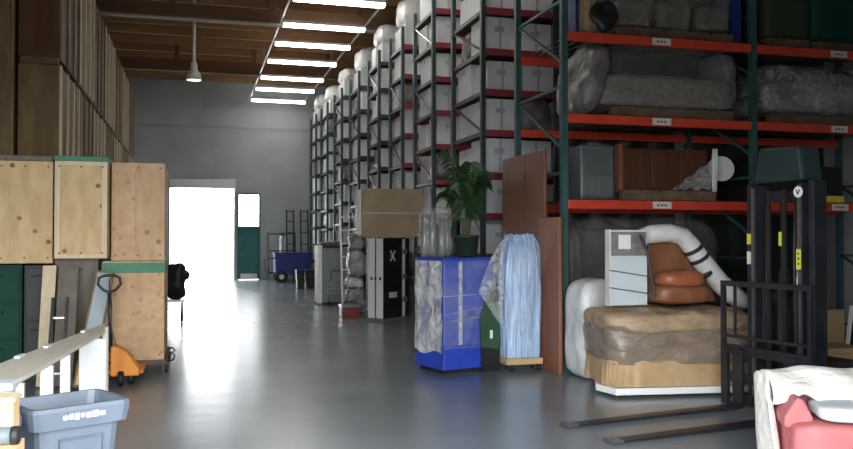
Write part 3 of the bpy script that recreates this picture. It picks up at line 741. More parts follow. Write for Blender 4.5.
# floor bay: dark wrapped couch, white wrapped chair
sofa('large dark couch in plastic on the floor of the front rack', 4.55, 6.82, 9.75, 10.6, .003, 1.86, M['couch'], M['couch'], seed=31)
t = thing('wrapped_chair', 'white bagged armchair at the foot of the left rack post', 'armchair', (4.75, 9.1, 0))
MB().lump(4.22, 4.86, 8.64, 9.18, .003, 1.13, p=6, amp=.04, freq=3.5, n=20, seed=41).build('white_bag', M['bag'], t, smooth=True)
q = MB()
for k in range(5): q.box(4.30+k*.035, 4.315+k*.035, 8.6, 8.606, .05, .2)
q.build('printed_stripes', M['greywrap'], t)

# kraft wrapped loveseat on white base
t = thing('wrapped_loveseat', 'loveseat bundled in brown paper and clear film on the floor', 'loveseat', (4.7, 8.1, 0))
def qpr(poly, z0, z1): return MB().prism(poly, z0, z1, 'Z')
base = [(3.98,7.62),(5.35,7.38),(5.62,8.3),(4.25,8.55)]
qpr([(4.03,7.95),(4.09,7.62),(5.55,7.42),(5.8,8.3),(4.3,8.5)], .03, .10).build('base', M['white'], t, bevel=.01)
for a, b in ((4.15,7.72),(5.3,7.55),(5.5,8.2),(4.25,8.4)): MB().lathe([(.03,0),(.03,.03)], (a, b, 0), 10).build('foot', M['black'], t)
def orient(mb, c, rz): mb.bm.transform(Matrix.Translation(c) @ Matrix.Rotation(rz, 4, 'Z')); return mb
orient(MB().lump(-.78, .78, -.44, .44, .105, .80, p=7, amp=.05, freq=4, n=26, seed=51), (4.90, 8.0, 0), -.13).build('paper_cover', M['kraft'], t, smooth=True)
orient(MB().lump(-.83, .83, -.5, .5, .62, .875, p=4, amp=.05, freq=5, n=22, seed=52, flat=False), (4.90, 8.0, 0), -.13).build('paper_top', M['kraft'], t, smooth=True)
def skirt(u, v):
    a = u*2*PI; sg = lambda q: math.copysign(abs(q)**.28, q)
    f_ = 1+.022*math.sin(a*38+2*math.sin(a*5))*(1-v)+.01*noise.noise(Vector((u*30, v*2, 5)))
    return Vector((sg(math.cos(a))*.80*f_, sg(math.sin(a))*.46*f_, .106+.27*v))
orient(MB().grid(skirt, 300, 6), (4.90, 8.0, 0), -.13).build('pleated_skirt', M['skirt'], t, smooth=True)
orient(MB().lump(-.825, .825, -.485, .485, .30, .74, p=8, amp=.05, freq=4.5, n=34, seed=53), (4.90, 8.0, 0), -.13).build('plastic_wrap', M['filmkraft'], t, smooth=True)
# white panel and recliner on top
zt = .905
pp = rect(608, 646, 230, 310, 7.95)
t = thing('wrapped_board', 'upright pale blue-white wrapped panel standing on the loveseat', 'panel', ((pp[0]+pp[1])/2, 7.95, zt))
bx(pp[0], pp[1], 7.92, 7.99, zt, pp[3]).build('board', M['panelblue'], t, bevel=.006)
bx(pp[0]+.02, pp[1]-.02, 7.908, 7.919, pp[3]-.27, pp[3]-.02).build('clear_pocket', M['greywrap'], t)
bx(pp[0]+.1, pp[0]+.24, 7.9, 7.907, pp[3]-.2, pp[3]-.05).build('label', M['white'], t)
bx(pp[0]-.006, pp[0]+.012, 7.9, 8.0, zt, pp[3]+.005).build('edge_strip', M['foam'], t)
for z in (zt+.12, zt+.3):
    MB().bar((pp[0]-.01, 7.9, z+.07), (pp[1]+.01, 7.9, z), .015, .008).build('strap', M['tape'], t)
t = thing('leather_chair', 'brown leather chair edged in white padding on the loveseat', 'chair', (5.2, 8.1, zt))
def o3(u, v, Y): p = at(u, v, Y); return (p.x, p.z)
poly = [o3(648, 238, 8.2), o3(682, 240, 8.2), o3(703, 268, 8.2), o3(716, 300, 8.2), o3(718, 312, 8.2), o3(652, 312, 8.2)]
poly = [(a, max(b, zt)) for a, b in poly]
MB().prism(poly, 8.21, 8.45).build('back', M['leather'], t, bevel=.04)
q0 = o3(655, 300, 7.9); q1 = o3(705, 282, 7.9)
MB().lump(q0[0], q1[0]+.04, 7.80, 8.2, zt+.003, q1[1]-.03, p=4, amp=.02, n=14, seed=3).build('seat', M['leather'], t, smooth=True)
q2 = o3(672, 277, 7.8)
MB().lump(q2[0]-.03, q1[0]+.02, 7.84, 8.2, q1[1]-.06, q2[1]+.06, p=3, amp=.02, n=12, seed=8, flat=False).build('cushion', mat('orange_leather', (.34,.10,.04), (.42,.14,.06), rough=.4, scale=4), t, smooth=True)
arc = [(640,237), (652,234), (668,233), (682,236), (691,246), (700,259), (710,271), (720,283), (732,294), (744,303)]
pts = [at(u, v, 8.11) for u, v in arc]
MB().tube(pts, [.08,.1,.1,.1,.105,.11,.11,.11,.11,.10], 14).build('foam_roll', M['foam'], t, smooth=True)
for u, v in ((693,249), (699,258), (703,274)):
    pc = at(u, v, 8.11); q = MB().tube([pc+Vector((-.012,0,.018)), pc+Vector((.012,0,-.018))], .116, 16); q.build('strap', M['tape'], t)
MB().tube([at(640,235,7.88), at(647,250,7.88), at(651,275,7.88), at(655,297,7.88)], .014, 8).build('cord', M['tape'], t)

# ------------------------------------------------------------------ forklift
t = thing('forklift', 'black walkie forklift with tall mast, forks lowered to the floor', 'forklift', (4.97, 6.56, 0), PI+.15)
def L(name, mb, m, par=None, **k): return mb.build(name, m, par or t, world=False, **k)
for s_ in (-1, 1):
    yy = .31*s_
    fk = MB().prism([(-.06,.56),(-.02,.56),(-.02,.07),(.05,.045),(1.55,.03),(1.9,.022),(1.9,.012),(-.02,.012),(-.06,.02)], yy-.06, yy+.06)
    o = L('fork', fk, M['blackmetal'], bevel=.005)
    q = MB().box(1.80, 1.91, yy-.062, yy+.062, .010, .032); L('worn_tip', q, M['steel'], o, label='bright worn steel tip')
for z in (.24, .5): L('carriage_bar', bx(-.11, -.065, -.52, .52, z, z+.09), M['blackmetal'])
fr = MB().box(-.075, -.035, -.53, -.49, .55, 1.2).box(-.075, -.035, .49, .53, .55, 1.2).box(-.075, -.035, -.49, .49, 1.15, 1.2).box(-.075, -.035, -.49, .49, .66, .69)
fr.box(-.075, -.035, -.53, -.45, .02, .55)
L('backrest_frame', fr, M['blackmetal'])
for k in range(5): L('backrest_bar', bx(-.065, -.045, -.36+k*.18-.012, -.36+k*.18+.012, .69, 1.15), M['blackmetal'])
for s_ in (-1, 1):
    L('outer_mast', MB().box(-.40, -.24, s_*.36-.03, s_*.36+.03, .03, 2.12), M['blackmetal'], bevel=.006)
    L('inner_mast', MB().box(-.36, -.2, s_*.27-.025, s_*.27+.025, .06, 2.10), M['blackmetal'], bevel=.006)
    L('mast_edge', bx(-.198, -.19, s_*.27-.018, s_*.27+.018, .1, 2.08), M['steel'])
    L('lift_chain', bx(-.22, -.2, s_*.09-.02, s_*.09+.02, .4, 2.05), mat('chain', (.05,.05,.05), rough=.4, metal=.6))
    L('hydraulic_rod', MB().tube([(-.28, s_*.17, .3), (-.28, s_*.17, 1.9)], .022, 12), M['steel'], smooth=True)
L('lift_cylinder', MB().lathe([(.05,.1),(.05,1.3),(.03,1.32),(.03,1.95)], (-.3,0,0), 16), M['blackmetal'], smooth=True)
for z in (.1, 1.0, 1.95): L('cross_member', bx(-.395, -.36, -.33, .33, z, z+.1), M['blackmetal'])
L('mast_head', MB().prism([(-.28,2.125),(.29,2.125),(.29,2.16),(.25,2.44),(-.22,2.46),(-.28,2.16)], -.48, -.22, 'X'), M['greentop'], bevel=.03)
L('chassis', MB().box(-.95, -.41, -.38, .3, .1, .48), M['black'], bevel=.03)
L('battery_box', MB().box(-.72, -.41, -.38, -.02, .485, 1.2), M['black'], bevel=.03)
for yy in (-.33, .27):
    L('wheel', MB().lathe([(.02,-.05),(.1,-.05),(.12,-.03),(.12,.03),(.1,.05),(.02,.05)], (-.32, yy*.5, .12), 18, 'Y'), M['wheel'], smooth=True)
    L('drive_wheel', MB().lathe([(.02,-.04),(.09,-.04),(.1,-.02),(.1,.02),(.09,.04),(.02,.04)], (-.75, yy, .1), 18, 'Y'), M['wheel'], smooth=True)
for s_ in (-1, 1): L('outrigger', bx(-.24, -.12, s_*.27-.05, s_*.27+.05, .03, .12), M['blackmetal'])
st = L('round_sticker', MB().lathe([(.005,0),(.05,0),(.05,.004),(.005,.004)], (-.188, .27, 2.02), 18, 'X'), M['white'])
L('sticker_mark', MB().bar((-.182, .25, 2.04), (-.182, .27, 2.0), .008).bar((-.182, .27, 2.0), (-.182, .29, 2.04), .008), M['grout'], st)
for yy, z, h, m in ((.27, 1.42, .18, 'yellow'), (.02, 1.6, .13, 'yellow'), (-.36, 1.6, .1, 'yellow'), (-.36, 1.42, .12, 'card')):
    xx = -.238 if abs(yy) > .3 else (-.188 if yy > .2 else -.245)
    L('warning_sticker', bx(xx, xx+.003, yy-.026, yy+.026, z-h/2, z+h/2), M[m])
q = MB()
for k in range(3): q.box(-.184, -.183, .262, .278, 1.37+k*.045, 1.39+k*.045)
L('sticker_print', q, M['tape'])
L('hose', MB().tube([(-.23,.2,2.0),(-.21,.2,1.5),(-.22,.19,1.0),(-.24,.18,.6)], .012, 8), M['black'], smooth=True)

# things right of the forklift
t = thing('cardboard_box', 'plain tan cardboard box standing right of the forklift mast', 'box', (7.55, 8.7, 0))
pallet('low pallet under the tan cardboard box', 7.1, 8.0, 8.35, 9.0, .0)
t.location.z = .128
cb = rect(815, 845, 310, 358, 8.4)
bx(cb[0]-.15, cb[1], 8.4, 8.9, .128, cb[3]).build('body', M['cardtan'], t, bevel=.006)
bx(cb[0]-.15, cb[1], 8.396, 8.3995, cb[3]-.03, cb[3]-.02).build('flap_seam', M['cardboard'], t)
t = thing('framed_picture', 'black framed picture with white edge leaning by the cardboard box', 'picture', (7.75, 8.2, 0))
pw = at(847, 345, 8.15); T = Matrix.Translation((pw.x+.02, 8.15, 0)) @ Matrix.Rotation(.14, 4, 'Y')
MB().box(-.05, .22, -.02, .02, .02, .82, T).build('frame', M['black'], t, bevel=.004)
MB().box(-.075, -.052, -.022, .022, .02, .82, T).build('white_edge', M['white'], t)
t = thing('tan_crate', 'small tan wooden box at the right edge by the pink chair', 'box', (6.9, 7.6, 0))
tb = rect(829, 866, 348, 390, 7.5)
bx(tb[0], tb[1], 7.5, 7.9, .003, tb[3]-.06).build('body', M['cardtan'], t, bevel=.008)
bx(tb[0]-.01, tb[1]+.01, 7.49, 7.92, tb[3]-.058, tb[3]).build('lid', M['cardtan'], t, bevel=.008)
bx(tb[0]+.04, tb[0]+.1, 7.485, 7.499, .03, tb[3]-.08).build('batten', M['battenlight'], t)

# ------------------------------------------------------------------ pink chair with blanket
CP = (3.65, 4.49, 0); CR = -.45
t = thing('pink_armchair', 'pink upholstered armchair in the bottom right corner', 'armchair', CP, CR)
LC = lambda n, mb, m, **k: mb.build(n, m, t, world=False, **k)
LC('seat', MB().lump(.0, .98, .0, .46, .06, .43, p=9, amp=.008, n=16, seed=1), M['pink'], smooth=True)
LC('backrest', MB().lump(.0, .98, .47, .70, .06, .60, p=7, amp=.008, n=14, seed=2), M['pink'], smooth=True)
LC('arm', MB().prism([(-.03,.38),(-.025,.45),(.05,.575),(.09,.57),(.15,.45),(.15,.38)], .14, .46), M['pink'], bevel=.03)
for a in (.08, .9):
    for b in (.08, .62): LC('leg', MB().lathe([(.02,0),(.03,.06)], (a, b, 0), 10), M['brownwood'])
t = thing('pale_cushion', 'pale blue grey cushion lying on the pink armchair', 'cushion', CP, CR)
LC('cover', MB().lump(.165, 1.08, .02, .455, .436, .545, p=5, amp=.01, n=14, seed=4), M['paleblue'], smooth=True)
LC('piping', MB().tube([(.19,.018,.49),(1.05,.018,.49)], .008, 6), M['foam'], smooth=True)
t = thing('cream_blanket', 'cream blanket draped over the back of the pink armchair', 'blanket', CP, CR)
def bl(u, v):
    x = -.06+1.15*u
    prof = [(.30,.53),(.36,.60),(.44,.66),(.53,.70),(.64,.70),(.74,.65),(.77,.5),(.78,.3)]
    s_ = v*(len(prof)-1); i = min(int(s_), len(prof)-2); f_ = s_-i
    yy = prof[i][0]*(1-f_)+prof[i+1][0]*f_; zz = prof[i][1]*(1-f_)+prof[i+1][1]*f_
    fold = .02*math.sin(u*17+v*5)+.035*noise.noise(Vector((u*6, v*4, 2)))
    crown = -.13*max(0, abs(u-.42)-.2)
    dip = .05*math.exp(-((u-.17)/.06)**2)*max(0, 1-v*4)
    return Vector((x+.01*math.sin(v*9), yy-fold*.6, zz+fold*.5+crown+dip))
LC('drape', MB().grid(bl, 44, 26), M['cream'], smooth=True, solid=.02)
def side(u, v):
    p = bl(0, .02+.75*u)
    k = 1-u
    return Vector((p.x-.015-.02*math.sin(u*9+v*2)+.03*v*k, p.y-.22*v*k+.02*math.sin(v*6+u*4), p.z*(1-v)+.06*v))
LC('side_drop', MB().grid(side, 20, 16), M['cream'], smooth=True, solid=.02)

# ------------------------------------------------------------------ middle: blue bin, film-wrapped tall thing, plant, cabinets
# blue crate (turned about 30 degrees)
b0 = Vector((2.68, 10.08)); b1 = Vector((2.85, 9.50)); b2 = Vector((3.56, 9.71))
ang = math.atan2(b2.y-b1.y, b2.x-b1.x)
Wd = (b2-b1).length; Dd = (b0-b1).length
t = thing('blue_crate', 'big blue bulk crate strapped with tape under crinkled clear wrap', 'crate', (b1.x, b1.y, 0), ang)
def LL(name, mb, m, **k): return mb.build(name, m, t, world=False, **k)
LL('body', MB().box(.0, Wd, 0, Dd, .32, 1.33), M['blue'], bevel=.02)
LL('base_skirt', MB().prism([(-.02,.05),(Wd+.02,.05),(Wd,.32),(0,.32)], -.02, Dd+.02), M['blue'], bevel=.01)
LL('runner', bx(.03, Wd-.03, .03, Dd-.03, 0, .05), M['black'])
LL('lid', bx(-.015, Wd+.015, -.015, Dd+.015, 1.332, 1.375), M['blue'], bevel=.01)
for z, dz in ((.62, .06), (.70, .1), (.92, 0.02)):
    LL('tape', MB().bar((.005, -.006, z), (Wd, -.006, z+dz), .03, .004), M['filmwhite'])
LL('tape', MB().bar((Wd*.32, -.006, .34), (Wd*.32, -.006, 1.33), .05, .004), M['filmwhite'])
LL('strap', MB().bar((0, -.006, .58), (Wd, -.006, .74), .03, .004), mat('brown_tape', (.25,.14,.13), rough=.4))
LL('side_wrap', MB().grid(lambda u, v: Vector((-.03-.03*noise.noise(Vector((u*4, v*5, 1))), -.01+u*(Dd+.01), .24+v*1.10+.03*math.sin(u*7)*(1-v))), 18, 22), M['silverfilm'], smooth=True)
LL('front_wrap', MB().grid(lambda u, v: Vector((-.02+u*(Wd+.02), -.022-.012*noise.noise(Vector((u*6, v*6, 3))), .30+v*1.04)), 18, 18), M['filmcrate'], smooth=True)
# green panel leaning at its right corner
dirv = Vector((math.cos(ang), math.sin(ang))); nv = Vector((dirv.y, -dirv.x))
t = thing('green_panel', 'dark green curved panel leaning on the right of the blue crate', 'panel', (3.5, 9.6, 0), ang)
o_ = b1+dirv*(Wd-.24)+nv*.07
t.location = (o_.x, o_.y, 0)
MB().prism([(0,.3),(.22,.26),(.28,.3),(.24,.95),(.2,1.08),(.08,.9),(-.02,.62)], -.015, .02).build('panel', M['greenpanel'], t, world=False, bevel=.005)
bx(.0, .26, -.01, .018, .0, .3).build('foot', M['black'], t, world=False)
bx(.11, .15, -.022, -.016, .4, .5).build('tag', M['white'], t, world=False)

# wrapped bottles on top of the crate
zt = 1.378
t = thing('wrapped_vases', 'clear wrapped upright glass bundle on the blue crate', 'bundle', (2.95, 9.9, zt))
for k, (dx, dy_, h, r) in enumerate(((-.14,.02,.5,.05),(-.03,.05,.56,.06),(.08,0,.46,.055),(.16,.06,.5,.05))):
    MB().lathe([(r*.8,0),(r,.03),(r,h*.7),(r*.5,h*.85),(r*.45,h)], (2.88+dx, 9.93+dy_, zt), 14).build('vase', mat('dim_glass_%d' % k, (.12,.13,.12), rough=.15), t, smooth=True)
MB().lump(2.68, 3.09, 9.85, 10.09, zt, zt+.6, p=5, amp=.03, freq=6, n=14, seed=61).build('plastic_wrap', M['film2'], t, smooth=True)
# palm
t = thing('potted_palm', 'tall dark potted palm standing on the blue crate', 'plant', (3.36, 9.9, zt))
MB().lathe([(.10,0),(.13,.02),(.155,.24),(.165,.24),(.165,.27),(.14,.27),(.14,.24),(.01,.24)], (3.27, 9.92, zt), 20).build('pot', M['pot'], t, smooth=True)
rp = random.Random(4)
stems = MB(); lv_ = MB()
for k in range(17):
    a = k*2*PI/17+rp.uniform(-.2, .2); reach = rp.uniform(.06, .27); hh = rp.uniform(.7, 1.22); droop = rp.uniform(.05, .3)
    b_ = Vector((3.27+.04*math.cos(a), 9.92+.04*math.sin(a), zt+.22)); P_ = []
    for s_ in range(11):
        f_ = s_/10
        P_.append(b_+Vector((math.cos(a)*reach*f_**1.7, math.sin(a)*reach*.8*f_**1.7, hh*f_-droop*f_**4)))
    stems.tube(P_, [.010-.0007*i for i in range(11)], 6)
    for s_ in range(4, 11):
        for sg in (-1, 1):
            for h_ in (0, .5):
                p0 = P_[s_] if s_ == 10 else P_[s_].lerp(P_[s_+1], h_)
                d_ = (P_[s_]-P_[s_-1]).normalized()
                n_ = d_.cross(Vector((0,0,1)))
                n_ = (n_.normalized() if n_.length > 1e-3 else Vector((1,0,0)))*sg
                ln = .25*(1-.05*abs(s_-7))
                tip = p0+(d_*.55+n_*.7).normalized()*ln+Vector((0,0,-.17-.08*rp.random()))
                md = p0.lerp(tip, .45)+Vector((0,0,.035)); wv = d_*.014
                lv_._add([p0, md+wv, tip, md-wv], [(0,1,2), (0,2,3)])
stems.build('stems', M['stem'], t, smooth=True)
lv_.build('fronds', M['leaf'], t, solid=.002)

# tall thing in blue film
t = thing('wrapped_mattress', 'tall bundle wrapped in shiny pale blue plastic film', 'mattress', (3.865, 9.62, .15))
bx(3.68, 4.05, 9.54, 9.70, .165, 1.5).build('core', M['paleblue'], t, bevel=.02)
def filmshape(u, v):
    a = u*2*PI
    z = .165+v*1.49
    wx = .225+.03*math.sin(min(1, v*1.2)*PI*.9)
    if v > .86: wx *= 1-.32*((v-.86)/.14)**2
    wy = .15*(1-.55*(max(0, v-.8)/.2)**2)
    ca, sa = math.cos(a), math.sin(a)
    sgn = lambda q, e: math.copysign(abs(q)**e, q)
    rip = .010*math.sin(a*7+4*noise.noise(Vector((v*1.5, u*6, 0))))+.022*noise.noise(Vector((ca*2, sa*2, v*4)))
    return Vector((3.865+sgn(ca, .55)*(wx+rip), 9.62+sgn(sa, .55)*(wy+rip), z+.03*noise.noise(Vector((ca*3, sa*3, v)))*v))
MB().grid(filmshape, 96, 30).build('blue_film', M['filmblue'], t, smooth=True)
def flap(u, v):
    ul = 504-25*v**.75; vl = 239+54*v
    ur = 506-3*v; vr = 239+88*v
    p = at(ul+(ur-ul)*u, vl+(vr-vl)*u, 9.40)
    return Vector((p.x, 9.42+.03*math.sin(u*7+v*3), p.z))
MB().grid(flap, 12, 14).build('loose_film', M['film'], t, smooth=True)
t = thing('furniture_dolly', 'bare wooden dolly under the blue film bundle', 'dolly', (3.9, 9.62, 0))
bx(3.63, 4.10, 9.47, 9.78, .085, .16).build('deck', M['cardtan'], t, bevel=.006)
for xx in (3.72, 4.06):
    for yy in (9.53, 9.72): MB().lathe([(.01,-.015),(.04,-.015),(.042,0),(.04,.015),(.01,.015)], (xx, yy, .042), 12, 'X').build('caster', M['wheel'], t, smooth=True)

# tall brown panel and red brown board leaning on the end of the front rack
t = thing('folding_screen', 'tall brown two-leaf wooden screen against the rack end behind the film bundle', 'screen', (4.22, 10.4, 0))
bx(4.20, 4.24, 9.66, 10.30, .003, 2.72).build('leaf', M['brownwood'], t, bevel=.006)
bx(4.205, 4.24, 10.31, 11.12, .003, 2.72).build('leaf', M['brownwood'], t, bevel=.006)
for z in (.4, 1.4, 2.4): bx(4.192, 4.2, 10.27, 10.34, z-.05, z+.05).build('hinge', M['blackmetal'], t)
tag(MB().box(4.15, 4.195, 9.12, 9.75, .003, 1.86).build('wooden_board', M['brownwood2'], bevel=.006), 'upright red brown board against the left rack post', 'board')

# ------------------------------------------------------------------ white and black locker with big carton on top
l0 = Vector((3.29, 16.15)); l1 = Vector((3.55, 15.86)); l2 = Vector((4.225, 16.45))
ang2 = math.atan2(l2.y-l1.y, l2.x-l1.x); W2 = (l2-l1).length; D2_ = (l0-l1).length
t = thing('travel_locker', 'tall white sided locker with black front and white sign', 'locker', (l1.x, l1.y, 0), ang2)
LL('body', MB().box(.012, W2, .012, D2_, .05, 1.62), M['black'], bevel=.01)
for k in range(2): LL('side_panel', bx(0, .011, .02+k*D2_/2, D2_/2+k*D2_/2-.01, .06, 1.61), M['white'], bevel=.003)
for yy in (.08, D2_/2, D2_-.1): LL('hinge', bx(-.012, -.001, yy-.02, yy+.02, .8, .86), M['grout'])
LL('corner_strip', bx(W2*.72, W2*.8, -.006, .011, .06, 1.6), M['white'])
for z in (.4, .85, 1.35): LL('latch_plate', bx(W2*.68, W2*.86, -.02, -.007, z-.05, z+.05), M['galv'])
LL('cross_mark', MB().bar((W2*.26, .004, 1.17), (W2*.42, .004, 1.37), .03, .01).bar((W2*.42, .004, 1.17), (W2*.26, .004, 1.37), .03, .01).bar((W2*.24, .006, 1.27), (W2*.34, .006, 1.27), .03, .008), M['carton'])
LL('white_label', bx(W2*.22, W2*.5, .004, .011, .45, .56), M['carton'])
LL('plinth', bx(.02, W2-.02, .03, D2_-.02, 0, .05), M['galv'])
cb2 = rect(361, 424, 189, 238, 15.7)
t = thing('large_carton', 'large brown carton lying on the white and black locker', 'box', ((cb2[0]+cb2[1])/2, 16.3, 1.63))
bx(cb2[0], 4.25, 15.63, 16.0, 1.63, cb2[3]).build('body', M['cardboard'], t, bevel=.01)
bx(cb2[0], 4.25, 15.624, 15.629, (1.63+cb2[3])/2-.01, (1.63+cb2[3])/2+.01).build('seam', M['cartontape'], t)
bx(cb2[0]-.02, cb2[0]-.003, 15.66, 15.98, 1.68, cb2[3]-.02).build('foam_edge', M['foam'], t)

# white wrapped cabinet, wire basket cart, heap of bundles
w0 = rect(318, 349, 243, 305, 20.4)
t = thing('white_cabinet', 'grey cabinet with white edges standing beyond the bundle heap', 'cabinet', ((w0[0]+w0[1])/2, 20.7, 0))
bx(w0[0]+.11, w0[1]-.05, 20.42, 21.0, .05, w0[3]-.12).build('body', mat('greyish', (.22,.25,.24), rough=.4), t, bevel=.01)
bx(w0[0], w0[0]+.10, 20.38, 21.0, .05, w0[3]-.06).build('side_panel', M['white'], t, bevel=.01)
bx(w0[1]-.05, w0[1], 20.38, 21.0, .05, w0[3]-.1).build('side_panel', M['white'], t, bevel=.01)
MB().lump(w0[0]+.05, w0[1], 20.36, 21.0, w0[3]-.115, w0[3]+.03, p=4, amp=.03, n=10, seed=4).build('top_cover', M['grout'], t, smooth=True)
bx(w0[0]+.1, w0[1]-.1, 20.5, 20.95, 0, .05).build('plinth', M['black'], t)
t = thing('wire_cart', 'small wire basket trolley before the white edged cabinet', 'trolley', (3.35, 20.0, 0))
q = MB(); x0, x1, y0, y1 = 3.14, 3.6, 19.75, 20.3
for k in range(8):
    xx = x0+(x1-x0)*k/7
    q.tube([(xx, y0, .62), (xx+.0, y0+.03, .25), (xx, y1-.03, .25), (xx, y1, .62)], .006, 5)
for z in (.3, .4, .5, .62): q.tube([(x0,y0,z),(x1,y0,z),(x1,y1,z),(x0,y1,z)], .008, 5, closed=True)
q.build('basket', M['galv'], t)
for xx in (x0+.03, x1-.03):
    for yy in (y0+.05, y1-.05):
        MB().lathe([(.01,-.015),(.05,-.015),(.05,.015),(.01,.015)], (xx, yy, .05), 12, 'X').build('caster', M['wheel'], t)
        MB().tube([(xx, yy, .08), (xx, yy, .26)], .01, 6).build('leg', M['galv'], t)
MB().tube([(x0,y0,.62),(x0,y0-.12,.85),(x1,y0-.12,.85),(x1,y0,.62)], .012, 6).build('handle', M['black'], t)

heap = [('dark bundle in film at the bottom of the aisle-side heap', 3.12, 3.55, 17.5, 18.0, .003, .55, 'grout'),
        ('white bundle in the middle of the aisle-side heap', 3.14, 3.5, 17.55, 18.0, .57, .80, 'bag'),
        ('grey film-wrapped bundle upper in the aisle-side heap', 3.18, 3.54, 17.5, 18.0, .81, 1.36, 'greywrap'),
        ('small grey bundle topping the aisle-side heap', 3.2, 3.46, 17.55, 17.9, 1.37, 1.72, 'grout')]
for k, (lab, a, b, c_, e, z0, z1, m) in enumerate(heap):
    t = thing('wrapped_bundle', lab, 'bundle', ((a+b)/2, (c_+e)/2, z0), 0, 'bundles heaped by the aisle')
    MB().lump(a+.02, b-.02, c_+.02, e-.02, z0, z1-.02, p=4, amp=.04, freq=6, n=12, seed=k+70).build('contents', M[m], t, smooth=True)
    MB().lump(a, b, c_, e, z0, z1-.005, p=4.5, amp=.04, freq=6, n=14, seed=k+70).build('plastic_wrap', M['film'], t, smooth=True)
t = thing('floor_toolbox', 'low dark red and steel toolbox at the foot of the heap', 'toolbox', (3.0, 17.0, 0))
bx(2.92, 3.3, 16.9, 17.25, .003, .2).build('body', mat('dull_red', (.22,.03,.02), rough=.35), t, bevel=.01)
bx(2.91, 3.31, 16.89, 17.26, .202, .26).build('lid', M['steel'], t, bevel=.01)
MB().tube([(3.0,17.07,.26),(3.0,17.07,.31),(3.22,17.07,.31),(3.22,17.07,.26)], .012, 8).build('handle', M['black'], t)
t = thing('aluminium_ladder', 'pale folding ladder frame standing behind the bundle heap', 'ladder', (3.35, 18.9, 0))
for xx in (3.25, 3.62): MB().bar((xx, 18.75, .01), (xx, 19.1, 2.35), .04).build('side_rail', M['white'], t)
for k in range(7): MB().bar((3.25, 18.79+.045*k, .3+.3*k), (3.62, 18.79+.045*k, .3+.3*k), .03).build('rung', M['white'], t)

# ------------------------------------------------------------------ far end: bins, blue cart, hand trucks
for k, (a, b) in enumerate(((3.20, 3.46), (3.50, 3.80))):
    t = thing('black_bin', '%s black bin on the floor near the far end of the racks' % ('left', 'right')[k], 'bin', ((a+b)/2, 27.2, 0), 0, 'black bins near the blue cart')
    MB().prism([(a+.03,.003),(b-.03,.003),(b,.56),(a,.56)], 27.0, 27.45).build('body', M['black'], t, bevel=.02)
    bx(a-.01, b+.01, 26.98, 27.47, .562, .61).build('lid', M['black'], t, bevel=.01)
    bx((a+b)/2-.06, (a+b)/2+.06, 26.96, 26.998, .4, .44).build('handle', M['grout'], t)
t = thing('blue_cart', 'blue box cart with tube push handle against the far wall', 'cart', (3.6, 31.4, 0))
MB().prism([(2.9,.3),(4.2,.3),(4.25,1.05),(2.88,1.05)], 31.0, 31.8).build('box', M['navy'], t, bevel=.02)
bx(2.86, 4.27, 30.97, 31.83, 1.052, 1.1).build('rim', M['navy'], t, bevel=.01)
for xx in (3.12, 4.0):
    k = MB().lathe([(.02,-.04),(.18,-.04),(.22,-.025),(.22,.025),(.18,.04),(.02,.04)], (xx, 30.94, .22), 22, 'Y').build('wheel', M['wheel'], t, smooth=True)
    MB().lathe([(.01,-.05),(.09,-.05),(.09,-.042),(.01,-.042)], (xx, 30.94, .22), 16, 'Y').build('hub', M['galv'], k)
for xx in (3.12, 4.0): MB().lathe([(.02,-.04),(.18,-.04),(.22,-.025),(.22,.025),(.18,.04),(.02,.04)], (xx, 31.88, .22), 22, 'Y').build('wheel', M['wheel'], t, smooth=True)
MB().tube([(2.9, 31.1, .35), (2.55, 31.1, .4), (2.5, 31.1, .85), (2.88, 31.1, .9)], .025, 8).build('push_handle', M['blackmetal'], t, smooth=True)
t = thing('shelf_trolley', 'grey tube framed trolley behind the blue cart', 'trolley', (3.2, 32.5, 0))
for xx in (2.75, 3.3, 3.75):
    for yy in (32.2, 32.8): MB().tube([(xx, yy, 0), (xx, yy, 1.85)], .022, 8).build('post', M['rackdark'], t)
for z in (.3, 1.15, 1.8):
    MB().tube([(2.75,32.2,z),(3.75,32.2,z),(3.75,32.8,z),(2.75,32.8,z)], .022, 8, closed=True).build('rail', M['rackdark'], t)
bx(3.2, 3.4, 32.3, 32.7, .33, 1.72).build('white_roll', M['foam'], t, bevel=.08)
bx(2.78, 3.72, 32.23, 32.77, .29, .315).build('shelf', M['rackdark'], t)
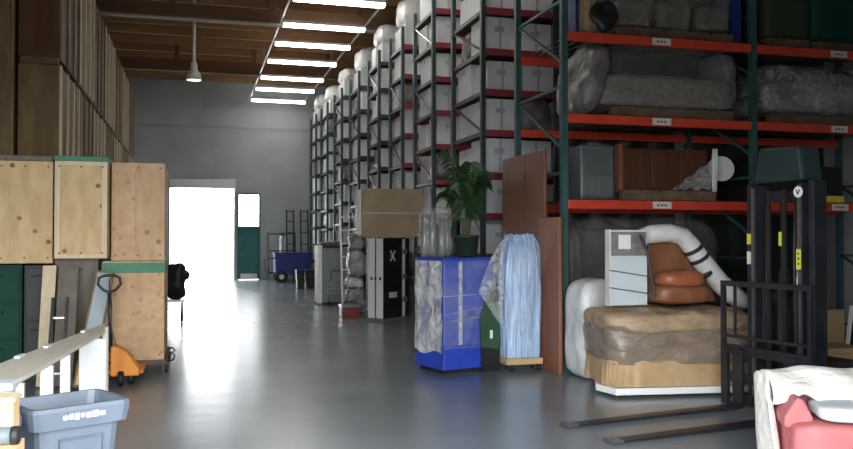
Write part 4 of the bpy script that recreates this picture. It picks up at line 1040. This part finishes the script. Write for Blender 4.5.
for k, (xx, lab) in enumerate(((3.55, 'left'), (4.1, 'right'))):
    t = thing('hand_truck', '%s tall dark hand truck leaning on the far wall' % lab, 'hand truck', (xx, 33.2, 0), 0, 'hand trucks at the far wall')
    q = .28
    for s_ in (0, q): MB().tube([(xx+s_, 33.0, .15), (xx+s_, 33.4, 2.75)], .025, 8).build('rail', M['rackdark'], t)
    for z in (.5, .95, 1.4, 1.85, 2.3, 2.7): MB().tube([(xx, 33.0+.154*(z-.15), z), (xx+q, 33.0+.154*(z-.15), z)], .02, 8).build('cross_bar', M['rackdark'], t)
    bx(xx-.03, xx+q+.03, 32.85, 33.02, .005, .02).build('toe_plate', M['rackdark'], t)
    for s_ in (-.05, q+.05): MB().lathe([(.01,-.025),(.11,-.025),(.12,0),(.11,.025),(.01,.025)], (xx+s_, 33.15, .12), 14, 'X').build('wheel', M['wheel'], t)

# ------------------------------------------------------------------ light
W = bpy.data.worlds.new('World'); S.world = W; W.use_nodes = True
bg = W.node_tree.nodes['Background']; bg.inputs['Color'].default_value = (.93,.97,1,1); bg.inputs['Strength'].default_value = 11.0
def portal(name, x, y, z, sx, sz, rx):
    l = bpy.data.lights.new(name, 'AREA'); l.shape = 'RECTANGLE'; l.size = sx; l.size_y = sz
    l.cycles.is_portal = True
    o = bpy.data.objects.new(name, l); COL.objects.link(o); o.location = (x, y, z); o.rotation_euler = (rx, 0, 0)
portal('daylight_portal_front', (FO[0]+FO[1])/2, YF-.05, FO[2]/2, FO[1]-FO[0], FO[2], PI/2)
portal('daylight_portal_far', (D1[0]+D1[1])/2, YW+.2, D1[2]/2, D1[1]-D1[0], D1[2], -PI/2)

# ------------------------------------------------------------------ camera and colour
cam = bpy.data.cameras.new('camera'); cam.sensor_width = 36; cam.lens = 36*FPX/853; cam.clip_end = 300
co = bpy.data.objects.new('camera', cam); COL.objects.link(co)
co.location = (0, 0, HC); co.rotation_euler = (PI/2+TH, 0, -PSI)
S.camera = co
S.view_settings.view_transform = 'Standard'; S.view_settings.look = 'None'; S.view_settings.gamma = 1
S.view_settings.use_curve_mapping = False
S.view_settings.exposure = .1
S.cycles.max_bounces = 8; S.cycles.diffuse_bounces = 4; S.cycles.transparent_max_bounces = 16
S.cycles.sample_clamp_indirect = 6
